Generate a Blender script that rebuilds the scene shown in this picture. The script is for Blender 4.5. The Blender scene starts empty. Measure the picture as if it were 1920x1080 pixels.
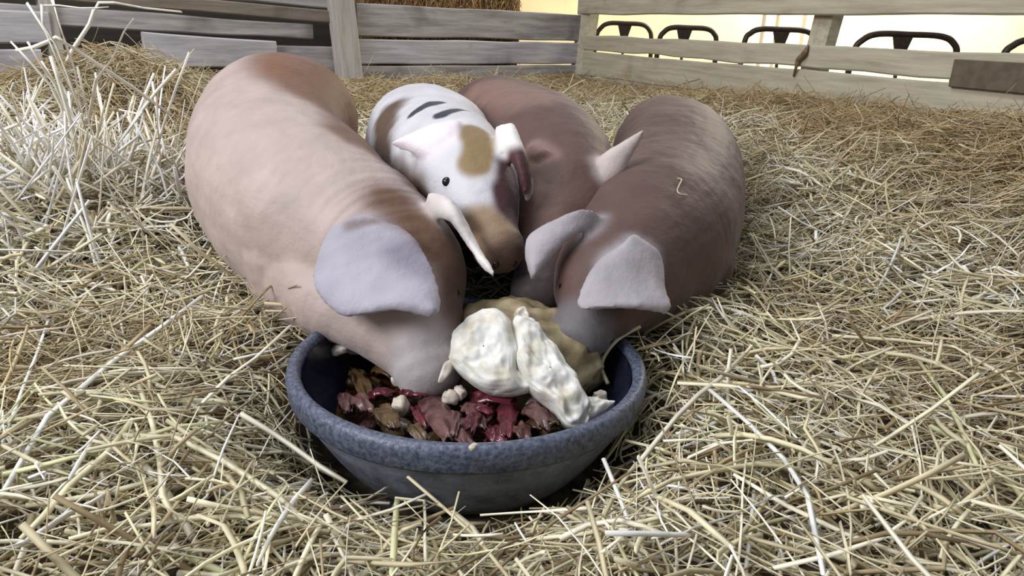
import bpy, bmesh, math, random
import numpy as np
from mathutils import Vector, Matrix, kdtree, noise
from mathutils.bvhtree import BVHTree

rng = np.random.default_rng(11)
random.seed(5)
S = bpy.context.scene
COL = S.collection

# ------------------------------------------------------------------ camera
FOC = 1400.0
TH = math.radians(19.2)
ROLL = math.atan(.037)
CH = .613
fwd = np.array([0, math.cos(TH), -math.sin(TH)])
_r = np.array([1., 0, 0])
_u = np.cross(_r, fwd)
RT = math.cos(ROLL) * _r + math.sin(ROLL) * _u
UP = np.cross(RT, fwd)
EYE = np.array([0, 0, CH])


def ray(px, py):
    return fwd * FOC + RT * (px - 960) - UP * (py - 540)


def at(px, py, Y):
    d = ray(px, py)
    return EYE + d * (Y / d[1])


def onz(px, py, z):
    d = ray(px, py)
    return EYE + d * ((z - CH) / d[2])


cam = bpy.data.cameras.new('camera')
cam.sensor_width = 36
cam.lens = FOC / 1920 * 36
cam.clip_start = .02
camo = bpy.data.objects.new('camera', cam)
COL.objects.link(camo)
camo.matrix_world = Matrix(((RT[0], UP[0], -fwd[0], 0), (RT[1], UP[1], -fwd[1], 0), (RT[2], UP[2], -fwd[2], CH), (0, 0, 0, 1)))
S.camera = camo

# ------------------------------------------------------------------ light
S.view_settings.view_transform = 'Standard'
S.view_settings.look = 'None'
S.view_settings.gamma = 1
S.view_settings.use_curve_mapping = False
S.view_settings.exposure = 0.08
w = bpy.data.worlds.new('daylight')
S.world = w
w.use_nodes = True
bg = w.node_tree.nodes['Background']
bg.inputs[0].default_value = (.80, .86, 1, 1)
bg.inputs[1].default_value = .33


def area(name, loc, target, sx, sy, power, color):
    l = bpy.data.lights.new(name, 'AREA')
    l.shape = 'RECTANGLE'
    l.size = sx
    l.size_y = sy
    l.energy = power
    l.color = color
    o = bpy.data.objects.new(name, l)
    COL.objects.link(o)
    o.location = loc
    o.rotation_euler = (Vector(target) - Vector(loc)).to_track_quat('-Z', 'Y').to_euler()
    return o


area('barn_doorway_light', (-3.0, -.7, 2.5), (-.1, 1.4, .2), 2.2, 1.5, 165, (.92, .94, 1))
area('roof_light', (-1.0, 1.6, 3.6), (-.2, 1.4, .2), 1.6, 1.6, 60, (.93, .95, 1))
area('side_opening_light', (3.2, 1.6, 2.9), (.5, 2.0, .1), 1.8, 1.8, 6, (1, .93, .80))
area('yard_daylight', (4.0, 7.0, 3.2), (2.4, 8.6, .6), 3.0, 2.0, 520, (1, .93, .76))


# ------------------------------------------------------------------ helpers
def tag(o, label=None, cat=None, group=None, kind=None):
    if label: o['label'] = label
    if cat: o['category'] = cat
    if group: o['group'] = group
    if kind: o['kind'] = kind
    return o


def link(name, me, mat=None, parent=None, smooth=True):
    o = bpy.data.objects.new(name, me)
    COL.objects.link(o)
    if mat:
        me.materials.clear()
        me.materials.append(mat)
    if parent is not None:
        o.parent = parent
    if smooth and len(me.polygons):
        me.polygons.foreach_set('use_smooth', np.ones(len(me.polygons), bool))
    return o


def mesh(name, v, f):
    me = bpy.data.meshes.new(name)
    me.from_pydata([tuple(map(float, p)) for p in v], [], f)
    me.update()
    return me


def empty(name, loc=(0, 0, 0)):
    o = bpy.data.objects.new(name, None)
    COL.objects.link(o)
    o.location = loc
    o.empty_display_size = .05
    return o


def setcol(me, cols):
    a = me.color_attributes.new('tint', 'FLOAT_COLOR', 'POINT')
    c = np.ones((len(me.vertices), 4), np.float32)
    c[:, :3] = cols
    a.data.foreach_set('color', c.ravel())


class NT:
    def __init__(s, name):
        s.m = bpy.data.materials.new(name)
        s.m.use_nodes = True
        s.t = s.m.node_tree
        s.b = s.t.nodes['Principled BSDF']

    def n(s, typ, **k):
        x = s.t.nodes.new(typ)
        for a, b in k.items():
            if a in x.inputs:
                x.inputs[a].default_value = b
            else:
                setattr(x, a, b)
        return x

    def l(s, a, b):
        s.t.links.new(a, b)


def tinted(name, rough=.7, nscale=60, lo=.75, hi=1.15, bump=.15, bscale=200, sheen=0, stretch=(1, 1, 1), fine=0, spec=.3, sheen_tint=(1, 1, 1, 1), coat=0):
    q = NT(name)
    a = q.n('ShaderNodeAttribute', attribute_name='tint')
    tc = q.n('ShaderNodeTexCoord')
    mp = q.n('ShaderNodeMapping')
    mp.inputs['Scale'].default_value = stretch
    q.l(tc.outputs['Object'], mp.inputs['Vector'])
    nz = q.n('ShaderNodeTexNoise', Scale=nscale, Detail=5.0)
    q.l(mp.outputs[0], nz.inputs['Vector'])
    mr = q.n('ShaderNodeMapRange')
    mr.inputs['From Min'].default_value = .3
    mr.inputs['From Max'].default_value = .7
    mr.inputs['To Min'].default_value = lo
    mr.inputs['To Max'].default_value = hi
    q.l(nz.outputs['Fac'], mr.inputs['Value'])
    mx = q.n('ShaderNodeVectorMath', operation='SCALE')
    q.l(a.outputs['Color'], mx.inputs[0])
    q.l(mr.outputs[0], mx.inputs['Scale'])
    q.l(mx.outputs[0], q.b.inputs['Base Color'])
    q.b.inputs['Roughness'].default_value = rough
    q.b.inputs['Specular IOR Level'].default_value = spec
    if sheen:
        q.b.inputs['Sheen Weight'].default_value = sheen
        q.b.inputs['Sheen Roughness'].default_value = .45
        q.b.inputs['Sheen Tint'].default_value = sheen_tint
    if coat:
        q.b.inputs['Coat Weight'].default_value = coat
        q.b.inputs['Coat Roughness'].default_value = .15
    if bump:
        n2 = q.n('ShaderNodeTexNoise', Scale=bscale, Detail=4.0)
        q.l(mp.outputs[0], n2.inputs['Vector'])
        bp = q.n('ShaderNodeBump', Strength=bump, Distance=.004)
        q.l(n2.outputs['Fac'], bp.inputs['Height'])
        q.l(bp.outputs[0], q.b.inputs['Normal'])
    return q.m


def wood(name, c1, c2, dark=(.05, .035, .025), axis=0, rough=.85):
    q = NT(name)
    tc = q.n('ShaderNodeTexCoord')
    oi = q.n('ShaderNodeObjectInfo')
    ad = q.n('ShaderNodeVectorMath', operation='ADD')
    sc = q.n('ShaderNodeVectorMath', operation='SCALE', Scale=9.0)
    cb = q.n('ShaderNodeCombineXYZ')
    q.l(oi.outputs['Random'], cb.inputs[0]); q.l(oi.outputs['Random'], cb.inputs[1]); q.l(oi.outputs['Random'], cb.inputs[2])
    q.l(cb.outputs[0], sc.inputs[0])
    q.l(tc.outputs['Object'], ad.inputs[0]); q.l(sc.outputs[0], ad.inputs[1])
    mp = q.n('ShaderNodeMapping')
    s = [14, 14, 14]
    s[axis] = 1.1
    mp.inputs['Scale'].default_value = s
    q.l(ad.outputs[0], mp.inputs[0])
    nz = q.n('ShaderNodeTexNoise', Scale=3.0, Detail=8.0, Roughness=.65, Distortion=.3)
    q.l(mp.outputs[0], nz.inputs['Vector'])
    cr = q.n('ShaderNodeValToRGB')
    cr.color_ramp.elements[0].position = .3
    cr.color_ramp.elements[0].color = (*c2, 1)
    cr.color_ramp.elements[1].position = .62
    cr.color_ramp.elements[1].color = (*c1, 1)
    q.l(nz.outputs['Fac'], cr.inputs[0])
    n2 = q.n('ShaderNodeTexNoise', Scale=3.5, Detail=3.0)
    q.l(ad.outputs[0], n2.inputs['Vector'])
    r2 = q.n('ShaderNodeMapRange')
    r2.inputs['From Min'].default_value = .58
    r2.inputs['From Max'].default_value = .74
    r2.inputs['To Max'].default_value = .55
    q.l(n2.outputs['Fac'], r2.inputs['Value'])
    mx = q.n('ShaderNodeMix', data_type='RGBA')
    q.l(r2.outputs[0], mx.inputs['Factor'])
    q.l(cr.outputs[0], mx.inputs['A'])
    mx.inputs['B'].default_value = (*dark, 1)
    q.l(mx.outputs['Result'], q.b.inputs['Base Color'])
    bp = q.n('ShaderNodeBump', Strength=.35, Distance=.006)
    q.l(nz.outputs['Fac'], bp.inputs['Height'])
    q.l(bp.outputs[0], q.b.inputs['Normal'])
    q.b.inputs['Roughness'].default_value = rough
    return q.m


def plain(name, c, rough=.6, metal=0, nscale=20, var=.2, bump=0):
    q = NT(name)
    tc = q.n('ShaderNodeTexCoord')
    nz = q.n('ShaderNodeTexNoise', Scale=nscale, Detail=5.0)
    q.l(tc.outputs['Object'], nz.inputs['Vector'])
    cr = q.n('ShaderNodeValToRGB')
    cr.color_ramp.elements[0].position = .3
    cr.color_ramp.elements[1].position = .7
    cr.color_ramp.elements[0].color = (*[x * (1 - var) for x in c], 1)
    cr.color_ramp.elements[1].color = (*[min(1, x * (1 + var)) for x in c], 1)
    q.l(nz.outputs['Fac'], cr.inputs[0])
    q.l(cr.outputs[0], q.b.inputs['Base Color'])
    q.b.inputs['Roughness'].default_value = rough
    q.b.inputs['Metallic'].default_value = metal
    if bump:
        bp = q.n('ShaderNodeBump', Strength=bump, Distance=.003)
        q.l(nz.outputs['Fac'], bp.inputs['Height'])
        q.l(bp.outputs[0], q.b.inputs['Normal'])
    return q.m


def sstep(a, b, x):
    t = np.clip((x - a) / (b - a), 0, 1)
    return t * t * (3 - 2 * t)


# ------------------------------------------------------------------ ground
PAN = np.array([-.06, 1.014])
CORNER = np.array([.374, 5.0])
D1 = np.array([.436, -.900])        # right fence, coming towards the viewer
D2 = np.array([-.750, -.661])       # back fence, going left and nearer
N1 = np.array([-.900, -.436])       # into the pen
N2 = np.array([.661, -.750])
N2 = N2 if np.dot(np.array([0, 1.]) - CORNER, N2) > 0 else -N2


def vnoise(x, y, s, seed=0):
    """cheap smooth value noise on arrays"""
    x = x * s + seed * 17.3
    y = y * s + seed * 5.7
    xi = np.floor(x); yi = np.floor(y)
    fx = x - xi; fy = y - yi
    fx = fx * fx * (3 - 2 * fx); fy = fy * fy * (3 - 2 * fy)

    def h(a, b):
        v = np.sin(a * 127.1 + b * 311.7) * 43758.5453
        return v - np.floor(v)
    return (h(xi, yi) * (1 - fx) + h(xi + 1, yi) * fx) * (1 - fy) + (h(xi, yi + 1) * (1 - fx) + h(xi + 1, yi + 1) * fx) * fy


def bed(x, y):
    x = np.asarray(x, float); y = np.asarray(y, float)
    d1 = (x - CORNER[0]) * N1[0] + (y - CORNER[1]) * N1[1]
    d2 = (x - CORNER[0]) * N2[0] + (y - CORNER[1]) * N2[1]
    t1 = np.clip((x - CORNER[0]) * D1[0] + (y - CORNER[1]) * D1[1], 0, 4)
    z = .075 + .045 * (vnoise(x, y, 2.3) - .5) + .03 * (vnoise(x, y, 6, 2) - .5)
    z = z + (.235 + .028 * t1 - .05) * (1 - sstep(.15, 1.7, d1))
    z = np.maximum(z, .09 + .20 * (1 - sstep(.1, 1.3, d2)))
    # heap of straw at the left
    r = np.hypot((x + 1.02) / .55, (y - 1.75) / .62)
    z = z + .13 * (1 - sstep(.15, 1.0, r))
    r = np.hypot((x + 1.55) / .6, (y - 2.7) / .6)
    z = z + .04 * (1 - sstep(.2, 1.0, r))
    r = np.hypot((x + 1.42) / .50, (y - 2.85) / .35)
    z = z + .12 * (1 - sstep(.1, 1.0, r))
    # hollow pressed by the feed pan
    r = np.hypot(x - PAN[0], y - PAN[1])
    ang = np.arctan2(y - PAN[1], x - PAN[0])
    front = np.clip(-np.sin(ang), 0, 1)
    z = z * sstep(.15 + .06 * front, .30 + .18 * front, r) 
    return z


gx = np.linspace(-4.2, 4.2, 170)
gy = np.linspace(-.6, 6.2, 140)
X, Y = np.meshgrid(gx, gy)
Z = bed(X, Y) - .03
Z = np.where(np.hypot(X - PAN[0], Y - PAN[1]) < .2, -.012, Z)
nx = len(gx)
V = np.stack([X.ravel(), Y.ravel(), Z.ravel()], 1)
fs = [(j * nx + i, j * nx + i + 1, (j + 1) * nx + i + 1, (j + 1) * nx + i) for j in range(len(gy) - 1) for i in range(nx - 1)]
me = mesh('floor', V, fs)
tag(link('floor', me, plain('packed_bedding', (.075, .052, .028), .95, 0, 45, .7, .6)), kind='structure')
me = mesh('floor', [(-9, -2, -.03), (12, -2, -.03), (12, 14, -.03), (-9, 14, -.03)], [(0, 1, 2, 3)])
tag(link('floor', me, plain('barn_concrete', (.55, .50, .40), .8, 0, 3, .15)), kind='structure')


# ------------------------------------------------------------------ straw
def straw_mesh(name, P, W, colors, mat, label, cat, flat=.38, sides=4, kind='stuff'):
    """P (n,k,3) centre lines, W (n,) half widths"""
    n, k, _ = P.shape
    T = np.gradient(P, axis=1)
    T /= np.linalg.norm(T, axis=2, keepdims=True) + 1e-9
    rv = rng.normal(size=(n, 1, 3)); rv = np.repeat(rv, k, 1)
    A = np.cross(T, rv); A /= np.linalg.norm(A, axis=2, keepdims=True) + 1e-9
    B = np.cross(T, A)
    prof = np.ones(k); prof[0] = .95; prof[-1] = .8
    ww = W[:, None, None] * prof[None, :, None]
    if sides == 4:
        ring = [A * ww, B * ww * flat, -A * ww, -B * ww * flat]
    else:
        ring = [A * ww, (-.5 * A + .8 * B) * ww * .8, (-.5 * A - .8 * B) * ww * .8]
    s = len(ring)
    V = np.stack([P + r for r in ring], 2).reshape(-1, 3)
    base = (np.arange(n) * k * s)[:, None, None, None]
    j = (np.arange(k - 1) * s)[None, :, None, None]
    a = np.arange(s)[None, None, :, None]
    b = (np.arange(s) + 1)[None, None, :, None] % s
    q = np.concatenate([base + j + a, base + j + b, base + j + s + b, base + j + s + a], 3).reshape(-1, 4)
    if s == 4:
        e0 = (np.arange(n) * k * s)[:, None] + np.array([3, 2, 1, 0])
        e1 = (np.arange(n) * k * s)[:, None] + (k - 1) * s + np.array([0, 1, 2, 3])
        q = np.concatenate([q, e0, e1])
    me = bpy.data.meshes.new(name)
    me.vertices.add(len(V)); me.vertices.foreach_set('co', V.astype(np.float32).ravel())
    me.loops.add(q.size); me.loops.foreach_set('vertex_index', q.astype(np.int32).ravel())
    me.polygons.add(len(q)); me.polygons.foreach_set('loop_start', (np.arange(len(q)) * 4).astype(np.int32))
    me.polygons.foreach_set('loop_total', np.full(len(q), 4, np.int32))
    me.update(calc_edges=True)
    setcol(me, np.repeat(colors, k * s, 0))
    o = link(name, me, mat)
    tag(o, label, cat, kind=kind)
    return o


M_STRAW = tinted('straw', .55, 25, .8, 1.12, 0, spec=.35)

PALE = np.array([(.86, .80, .62), (.80, .73, .50), (.72, .65, .42), (.90, .88, .80), (.62, .53, .33), (.45, .35, .20), (.26, .19, .10), (.68, .66, .38)])
PW = np.array([.15, .17, .17, .08, .17, .13, .08, .05])


def strawcols(n, w=PW):
    c = PALE[rng.choice(len(PALE), n, p=w / w.sum())]
    return np.clip(c * rng.uniform(.8, 1.12, (n, 1)), 0, 1)


def make_lines(x, y, L, k=5, pitch=.22, lift=.05, bend=.5, z0=None, coh=1.0):
    n = len(x)
    hd = 2 * np.pi * vnoise(x, y, 2.2, 5) * 2 + rng.normal(0, 1.3 + coh, n)
    pt = rng.normal(0, pitch, n)
    steep = rng.random(n) < .06
    pt[steep] = rng.uniform(.4, 1.0, steep.sum())
    zc = bed(x, y) if z0 is None else z0
    cur = rng.normal(0, bend, n)
    kink = rng.integers(1, k - 1, n)
    kam = np.where(rng.random(n) < .35, rng.normal(0, .9, n), 0)
    P = np.zeros((n, k, 3))
    h = hd.copy()
    step = L / (k - 1)
    pos = np.zeros((n, 3))
    pv = rng.normal(0, .10, n)
    for i in range(k):
        P[:, i] = pos
        h = h + cur / (k - 1) + np.where(kink == i, kam, 0)
        p = pt + pv * (i - k / 2)
        pos = pos + np.stack([np.cos(h) * np.cos(p), np.sin(h) * np.cos(p), np.sin(p)], 1) * step[:, None]
    P -= P.mean(1, keepdims=True)
    P[:, :, 0] += x[:, None]; P[:, :, 1] += y[:, None]
    # follow the ground a little, then lift
    g = bed(P[:, :, 0], P[:, :, 1])
    rp = np.hypot(x - PAN[0], y - PAN[1]); near = .12 + .88 * np.where(y < PAN[1], sstep(.22, .46, rp), sstep(.2, .33, rp))
    P[:, :, 2] *= (.35 + .65 * near)[:, None]
    P[:, :, 2] += .7 * g + .3 * zc[:, None] + (rng.uniform(-.02, lift, n) * near)[:, None]
    P[:, :, 2] = np.maximum(P[:, :, 2], g - .03)
    return P


def outside_pan(P, m=.006):
    r = np.hypot(P[:, :, 0] - PAN[0], P[:, :, 1] - PAN[1])
    lim = .192 + (.268 - .192) * np.clip(P[:, :, 2] / .15, 0, 1) + m
    inside = (r < lim) & (P[:, :, 2] < .5)
    return ~inside.any(1)


def inpen(x, y, m=.0):
    d1 = (x - CORNER[0]) * N1[0] + (y - CORNER[1]) * N1[1]
    d2 = (x - CORNER[0]) * N2[0] + (y - CORNER[1]) * N2[1]
    return (d1 > m) & (d2 > m)


def scatter(n, x0, x1, y0, y1, ymargin=.75):
    x = rng.uniform(x0, x1, n); y = rng.uniform(y0, y1, n)
    ok = inpen(x, y, .03) & (np.abs(x) < .78 * y + ymargin)
    return x[ok], y[ok]


# near, middle and far bedding
def bedding(n, y0, y1, L0, L1, w0, w1, lift, sides, brown=0, pitch=.22):
    x, y = scatter(n, -3.4, 3.4, y0, y1)
    L = rng.uniform(L0, L1, len(x)) * rng.choice([.45, .8, 1, 1.5], len(x), p=[.3, .3, .28, .12])
    P = make_lines(x, y, L, 5, pitch, lift)
    ok = outside_pan(P)
    for i in range(5):
        ok &= inpen(P[:, i, 0], P[:, i, 1], .02)
    P = P[ok]; x = x[ok]; y = y[ok]
    W = rng.uniform(w0, w1, len(x)) * rng.choice([.55, 1.0, 1.5], len(x), p=[.42, .43, .15])
    c = strawcols(len(x))
    # brown hay lies against the fences and in patches
    d1 = (x - CORNER[0]) * N1[0] + (y - CORNER[1]) * N1[1]
    d2 = (x - CORNER[0]) * N2[0] + (y - CORNER[1]) * N2[1]
    t = np.maximum(1 - sstep(.25, .95, d1 + .5 * (vnoise(x, y, 2.5, 9) - .5)), .75 * (1 - sstep(.2, .8, d2)))
    t = np.maximum(t, (.35 + .3 * (x < -.2)) * sstep(.60, .8, vnoise(x, y, 3.1, 4)))
    t = np.maximum(t, .9 * (1 - sstep(.45, 1.15, d1 + .4 * (vnoise(x, y, 3, 12) - .5))) * (x > .9))
    t = np.clip(t * rng.uniform(.6, 1.15, len(x)), 0, 1)[:, None]
    hay = np.array([.42, .28, .115]) * rng.uniform(.6, 1.35, (len(x), 1))
    c = c * (1 - t) + hay * t
    W = W * (1 - .45 * t[:, 0])
    return P, W, c


P1, W1, C1 = bedding(66000, .25, 2.0, .09, .20, .0016, .0028, .085, 4, pitch=.30)
P2, W2, C2 = bedding(70000, 1.9, 3.4, .10, .20, .0018, .0031, .085, 4, pitch=.28)
P3, W3, C3 = bedding(70000, 3.3, 5.1, .12, .22, .0022, .0034, .06, 4)
straw_mesh('straw_bedding', np.concatenate([P1, P2, P3]), np.concatenate([W1, W2, W3]), np.concatenate([C1, C2, C3]), M_STRAW,
           'loose pale yellow straw bedding covering the whole pen floor', 'straw')

# the tall heap of coarse pale straw at the left
n = 1000
x = rng.normal(-1.0, .19, n); y = rng.normal(1.58, .17, n)
L = rng.uniform(.12, .30, n)
k = 5
hd = rng.uniform(0, 2 * np.pi, n)
pt = rng.uniform(.0, 1.25, n)
P = np.zeros((n, k, 3)); pos = np.zeros((n, 3)); h = hd.copy(); p = pt.copy()
kk = rng.integers(1, k, n); ka = np.where(rng.random(n) < .4, rng.normal(0, .8, n), 0)
for i in range(k):
    P[:, i] = pos
    h = h + np.where(kk == i, ka, 0) + rng.normal(0, .08, n)
    p = p - np.where(kk == i, np.abs(ka) * .8, 0)
    pos = pos + np.stack([np.cos(h) * np.cos(p), np.sin(h) * np.cos(p), np.sin(p)], 1) * (L / (k - 1))[:, None]
P[:, :, 0] += x[:, None]; P[:, :, 1] += y[:, None]
P[:, :, 2] += (bed(x, y) + rng.uniform(-.06, .06, n))[:, None]
hc = strawcols(n, np.array([.3, .10, .05, .42, .06, .03, .01, .0])) * np.array([1, 1, 1.05])
# stalks standing out of the heap
stand = [
    [(250, 35, 1.5), (232, 60, 1.5), (210, 112, 1.5), (180, 150, 1.5), (165, 230, 1.55)],
    [(355, 98, 1.7), (330, 165, 1.68), (305, 240, 1.66), (292, 285, 1.64), (275, 318, 1.62)],
    [(50, 5, 1.5), (85, 60, 1.5), (115, 130, 1.5), (150, 200, 1.55), (172, 290, 1.6)],
    [(78, 8, 1.45), (80, 45, 1.45), (105, 85, 1.47), (130, 150, 1.5), (160, 240, 1.55)],
    [(98, 0, 1.5), (110, 40, 1.5), (122, 80, 1.52), (140, 130, 1.54), (150, 200, 1.56)],
    [(82, 10, 1.5), (110, 10, 1.5), (150, 15, 1.51), (180, 15, 1.52), (204, 13, 1.53)],
    [(340, 22, 1.8), (270, 15, 1.7), (215, 5, 1.62), (185, 5, 1.6), (177, 20, 1.6)],
    [(177, 18, 1.6), (168, 45, 1.6), (155, 65, 1.6), (138, 90, 1.6), (125, 115, 1.6)],
    [(20, 78, 1.5), (60, 120, 1.5), (95, 160, 1.52), (115, 200, 1.55), (130, 260, 1.6)],
    [(52, 78, 1.5), (70, 110, 1.5), (90, 140, 1.52), (105, 160, 1.55), (135, 230, 1.6)],
    [(100, 72, 1.5), (130, 85, 1.52), (190, 125, 1.55), (250, 165, 1.6), (320, 215, 1.66)],
    [(30, 95, 1.5), (60, 90, 1.5), (90, 78, 1.5), (105, 70, 1.5), (120, 78, 1.5)],
    [(95, 105, 1.5), (110, 150, 1.5), (125, 200, 1.52), (140, 260, 1.55), (150, 330, 1.6)],
    [(145, 125, 1.5), (155, 170, 1.5), (165, 220, 1.52), (175, 260, 1.55), (180, 330, 1.6)],
    [(25, 155, 1.45), (18, 175, 1.45), (30, 200, 1.46), (40, 240, 1.5), (45, 290, 1.5)],
    [(330, 130, 1.7), (290, 175, 1.68), (260, 215, 1.66), (240, 245, 1.64), (225, 262, 1.62)],
]
Q = np.array([[at(a[0], a[1], a[2]) for a in s] for s in stand])
Wq = np.full(len(Q), .0040)
keep = P[:, :, 0].max(1) < -.70
P = P[keep]; hc = hc[keep]
straw_mesh('straw_heap', np.concatenate([P, Q]), np.concatenate([rng.uniform(.0024, .0044, n)[keep], Wq]),
           np.concatenate([hc, np.tile(np.array([[.80, .76, .64]]), (len(Q), 1))]), M_STRAW,
           'tall heap of coarse pale straw with upright stalks at the left', 'straw')

# long loose stalks lying on top of the bedding
long_px = [
    [(380, 555), (300, 615), (215, 675), (90, 780), (5, 925)],
    [(545, 610), (480, 670), (430, 705), (395, 740), (380, 755)],
    [(450, 775), (500, 805), (545, 835), (600, 875), (650, 905)],
    [(230, 815), (330, 820), (420, 865), (520, 930), (570, 975)],
    [(250, 785), (200, 850), (130, 910), (80, 970), (40, 1010)],
    [(260, 720), (285, 790), (300, 860), (305, 930), (330, 975)],
    [(585, 900), (550, 940), (520, 985), (500, 1020), (482, 1060)],
    [(370, 965), (420, 985), (440, 1020), (455, 1060), (460, 1079)],
    [(0, 730), (60, 725), (120, 728), (180, 735), (230, 745)],
    [(90, 600), (70, 660), (45, 720), (20, 790), (0, 840)],
    [(5, 890), (90, 870), (200, 840), (330, 800), (420, 790)],
    [(1570, 740), (1650, 760), (1710, 800), (1725, 870), (1728, 930)],
    [(1728, 930), (1700, 975), (1650, 1010), (1560, 1040), (1450, 1065)],
    [(1330, 730), (1400, 790), (1470, 860), (1515, 930), (1545, 1079)],
    [(1555, 825), (1575, 870), (1590, 930), (1596, 990), (1594, 1035)],
    [(1270, 718), (1350, 722), (1430, 728), (1500, 745), (1560, 755)],
    [(1560, 630), (1680, 638), (1790, 652), (1860, 690), (1915, 730)],
    [(1720, 675), (1770, 740), (1800, 800), (1825, 860), (1835, 880)],
    [(1740, 875), (1790, 880), (1840, 884), (1890, 886), (1919, 886)],
    [(1200, 865), (1270, 780), (1310, 740), (1350, 710), (1400, 660)],
    [(1190, 935), (1260, 900), (1330, 885), (1420, 870), (1500, 880)],
    [(1400, 850), (1392, 920), (1390, 990), (1385, 1050), (1380, 1079)],
    [(1240, 1020), (1300, 990), (1350, 975), (1400, 955), (1450, 930)],
    [(1575, 980), (1582, 1010), (1590, 1040), (1592, 1060), (1595, 1079)],
    [(740, 935), (800, 940), (850, 960), (885, 990), (905, 1020)],
    [(745, 935), (742, 970), (740, 1000), (738, 1040), (735, 1079)],
    [(795, 940), (797, 980), (796, 1010), (797, 1040), (798, 1060)],
    [(900, 966), (960, 962), (1020, 958), (1060, 955), (1110, 952)],
    [(1050, 1010), (1100, 985), (1160, 975), (1200, 985), (1240, 1000)],
    [(640, 950), (690, 935), (715, 920), (722, 915), (730, 912)],
    [(1130, 975), (1150, 1000), (1180, 1020), (1200, 1030), (1214, 1040)],
    [(1610, 255), (1680, 262), (1715, 270), (1722, 290), (1708, 308)],
    [(1600, 262), (1640, 268), (1680, 266), (1700, 268), (1715, 275)],
    [(1580, 420), (1600, 380), (1620, 350), (1640, 310), (1650, 290)],
    [(1440, 330), (1480, 350), (1510, 375), (1530, 400), (1560, 410)],
]
Q = []
for s in long_px:
    line = []
    for i, (a, b) in enumerate(s):
        z = .1
        for _ in range(12):
            p = onz(a, b, z)
            z = .5 * z + .5 * (float(bed(p[0], p[1])) + .075)
        line.append(onz(a, b, z))
    Q.append(line)
Q = np.array(Q)
Q = Q[outside_pan(Q, .0)]
straw_mesh('straw_stalks', Q, np.full(len(Q), .0034), strawcols(len(Q), np.array([.5, .2, .1, .3, .0, .0, .0, .1])), M_STRAW,
           'long bent straw stalks lying loose over the bedding in front', 'straw')

# ------------------------------------------------------------------ fences
W_GREY = wood('weathered_grey_wood', (.42, .39, .37), (.19, .165, .15))
W_LAV = wood('pale_grey_wood', (.50, .475, .48), (.30, .275, .275), (.13, .10, .09))
W_TAN = wood('tan_wood', (.52, .47, .34), (.34, .30, .21), (.16, .12, .07))
W_BRN = wood('brown_wood', (.24, .20, .155), (.13, .105, .08))
W_POST = wood('post_wood', (.46, .42, .37), (.28, .25, .215), axis=2)
W_DARK = wood('old_dark_wood', (.06, .045, .035), (.03, .02, .015))


def box_board(name, a, b, z0a, z1a, z0b, z1b, th, mat, off=0, nrm=None, wob=.004, parent=None, smooth=False):
    """a plank from a to b in plan; a long bevelled box with slightly wavy edges. origin at its middle"""
    a = np.array(a, float); b = np.array(b, float)
    L = np.linalg.norm(b - a)
    d = (b - a) / L
    nr = np.array([-d[1], d[0]]) if nrm is None else np.array(nrm)
    N = max(4, int(L / .12))
    mid = (a + b) / 2 + nr * off
    zm = (z0a + z1a + z0b + z1b) / 4
    vs = []; fs = []
    sd = random.random() * 50
    bv = min(.006, th * .25)
    for i in range(N + 1):
        t = i / N
        lx = (t - .5) * L
        w1 = wob * (noise.noise(Vector((lx * 3, sd, 0)))); w2 = wob * (noise.noise(Vector((lx * 3, sd, 9))))
        zb = z0a + (z0b - z0a) * t - zm + w1
        zt = z1a + (z1b - z1a) * t - zm + w2
        h = th / 2
        for (yy, zz) in ((-h + bv, zb), (h - bv, zb), (h, zb + bv), (h, zt - bv), (h - bv, zt), (-h + bv, zt), (-h, zt - bv), (-h, zb + bv)):
            vs.append((lx, yy, zz))
    for i in range(N):
        for j in range(8):
            q = (j + 1) % 8
            fs.append((i * 8 + j, i * 8 + q, (i + 1) * 8 + q, (i + 1) * 8 + j))
    fs.append(tuple(range(7, -1, -1)))
    fs.append(tuple(N * 8 + j for j in range(8)))
    me = mesh(name, vs, fs)
    o = link(name, me, mat, None, smooth)
    o.location = (mid[0], mid[1], zm)
    o.rotation_euler = (0, 0, math.atan2(d[1], d[0]))
    if parent is not None:
        bpy.context.view_layer.update()
        pl = parent.location
        o.parent = parent
        o.location = (mid[0] - pl[0], mid[1] - pl[1], zm - pl[2])
    return o


def post(name, base, top, wd, th, ang, mat, parent=None):
    base = np.array(base, float); top = np.array(top, float)
    N = 10
    vs = []; fs = []
    c, s = math.cos(ang), math.sin(ang)
    for i in range(N + 1):
        t = i / N
        p = (top - base) * t
        f = 1 + .05 * noise.noise(Vector((t * 5, base[0], 3)))
        for (u, v) in ((-.5, -.42), (-.42, -.5), (.42, -.5), (.5, -.42), (.5, .42), (.42, .5), (-.42, .5), (-.5, .42)):
            x = u * wd * f; y = v * th
            vs.append((p[0] + x * c - y * s, p[1] + x * s + y * c, p[2]))
    for i in range(N):
        for j in range(8):
            q = (j + 1) % 8
            fs.append((i * 8 + j, i * 8 + q, (i + 1) * 8 + q, (i + 1) * 8 + j))
    fs.append(tuple(range(7, -1, -1))); fs.append(tuple(N * 8 + j for j in range(8)))
    me = mesh(name, vs, fs)
    o = link(name, me, mat, None, False)
    o.location = base
    if parent is not None:
        o.parent = parent
        o.location = base - np.array(parent.location)
    return o


def on1(t, off=0): return CORNER + D1 * t + N1 * off
def on2(t, off=0): return CORNER + D2 * t + N2 * off


def f1(px, py, off=.03):
    d = ray(px, py); n3 = np.array([N1[0], N1[1], 0]); p0 = np.array([*on1(0, off), 0])
    return EYE + d * (np.dot(p0 - EYE, n3) / np.dot(d, n3))


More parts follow.
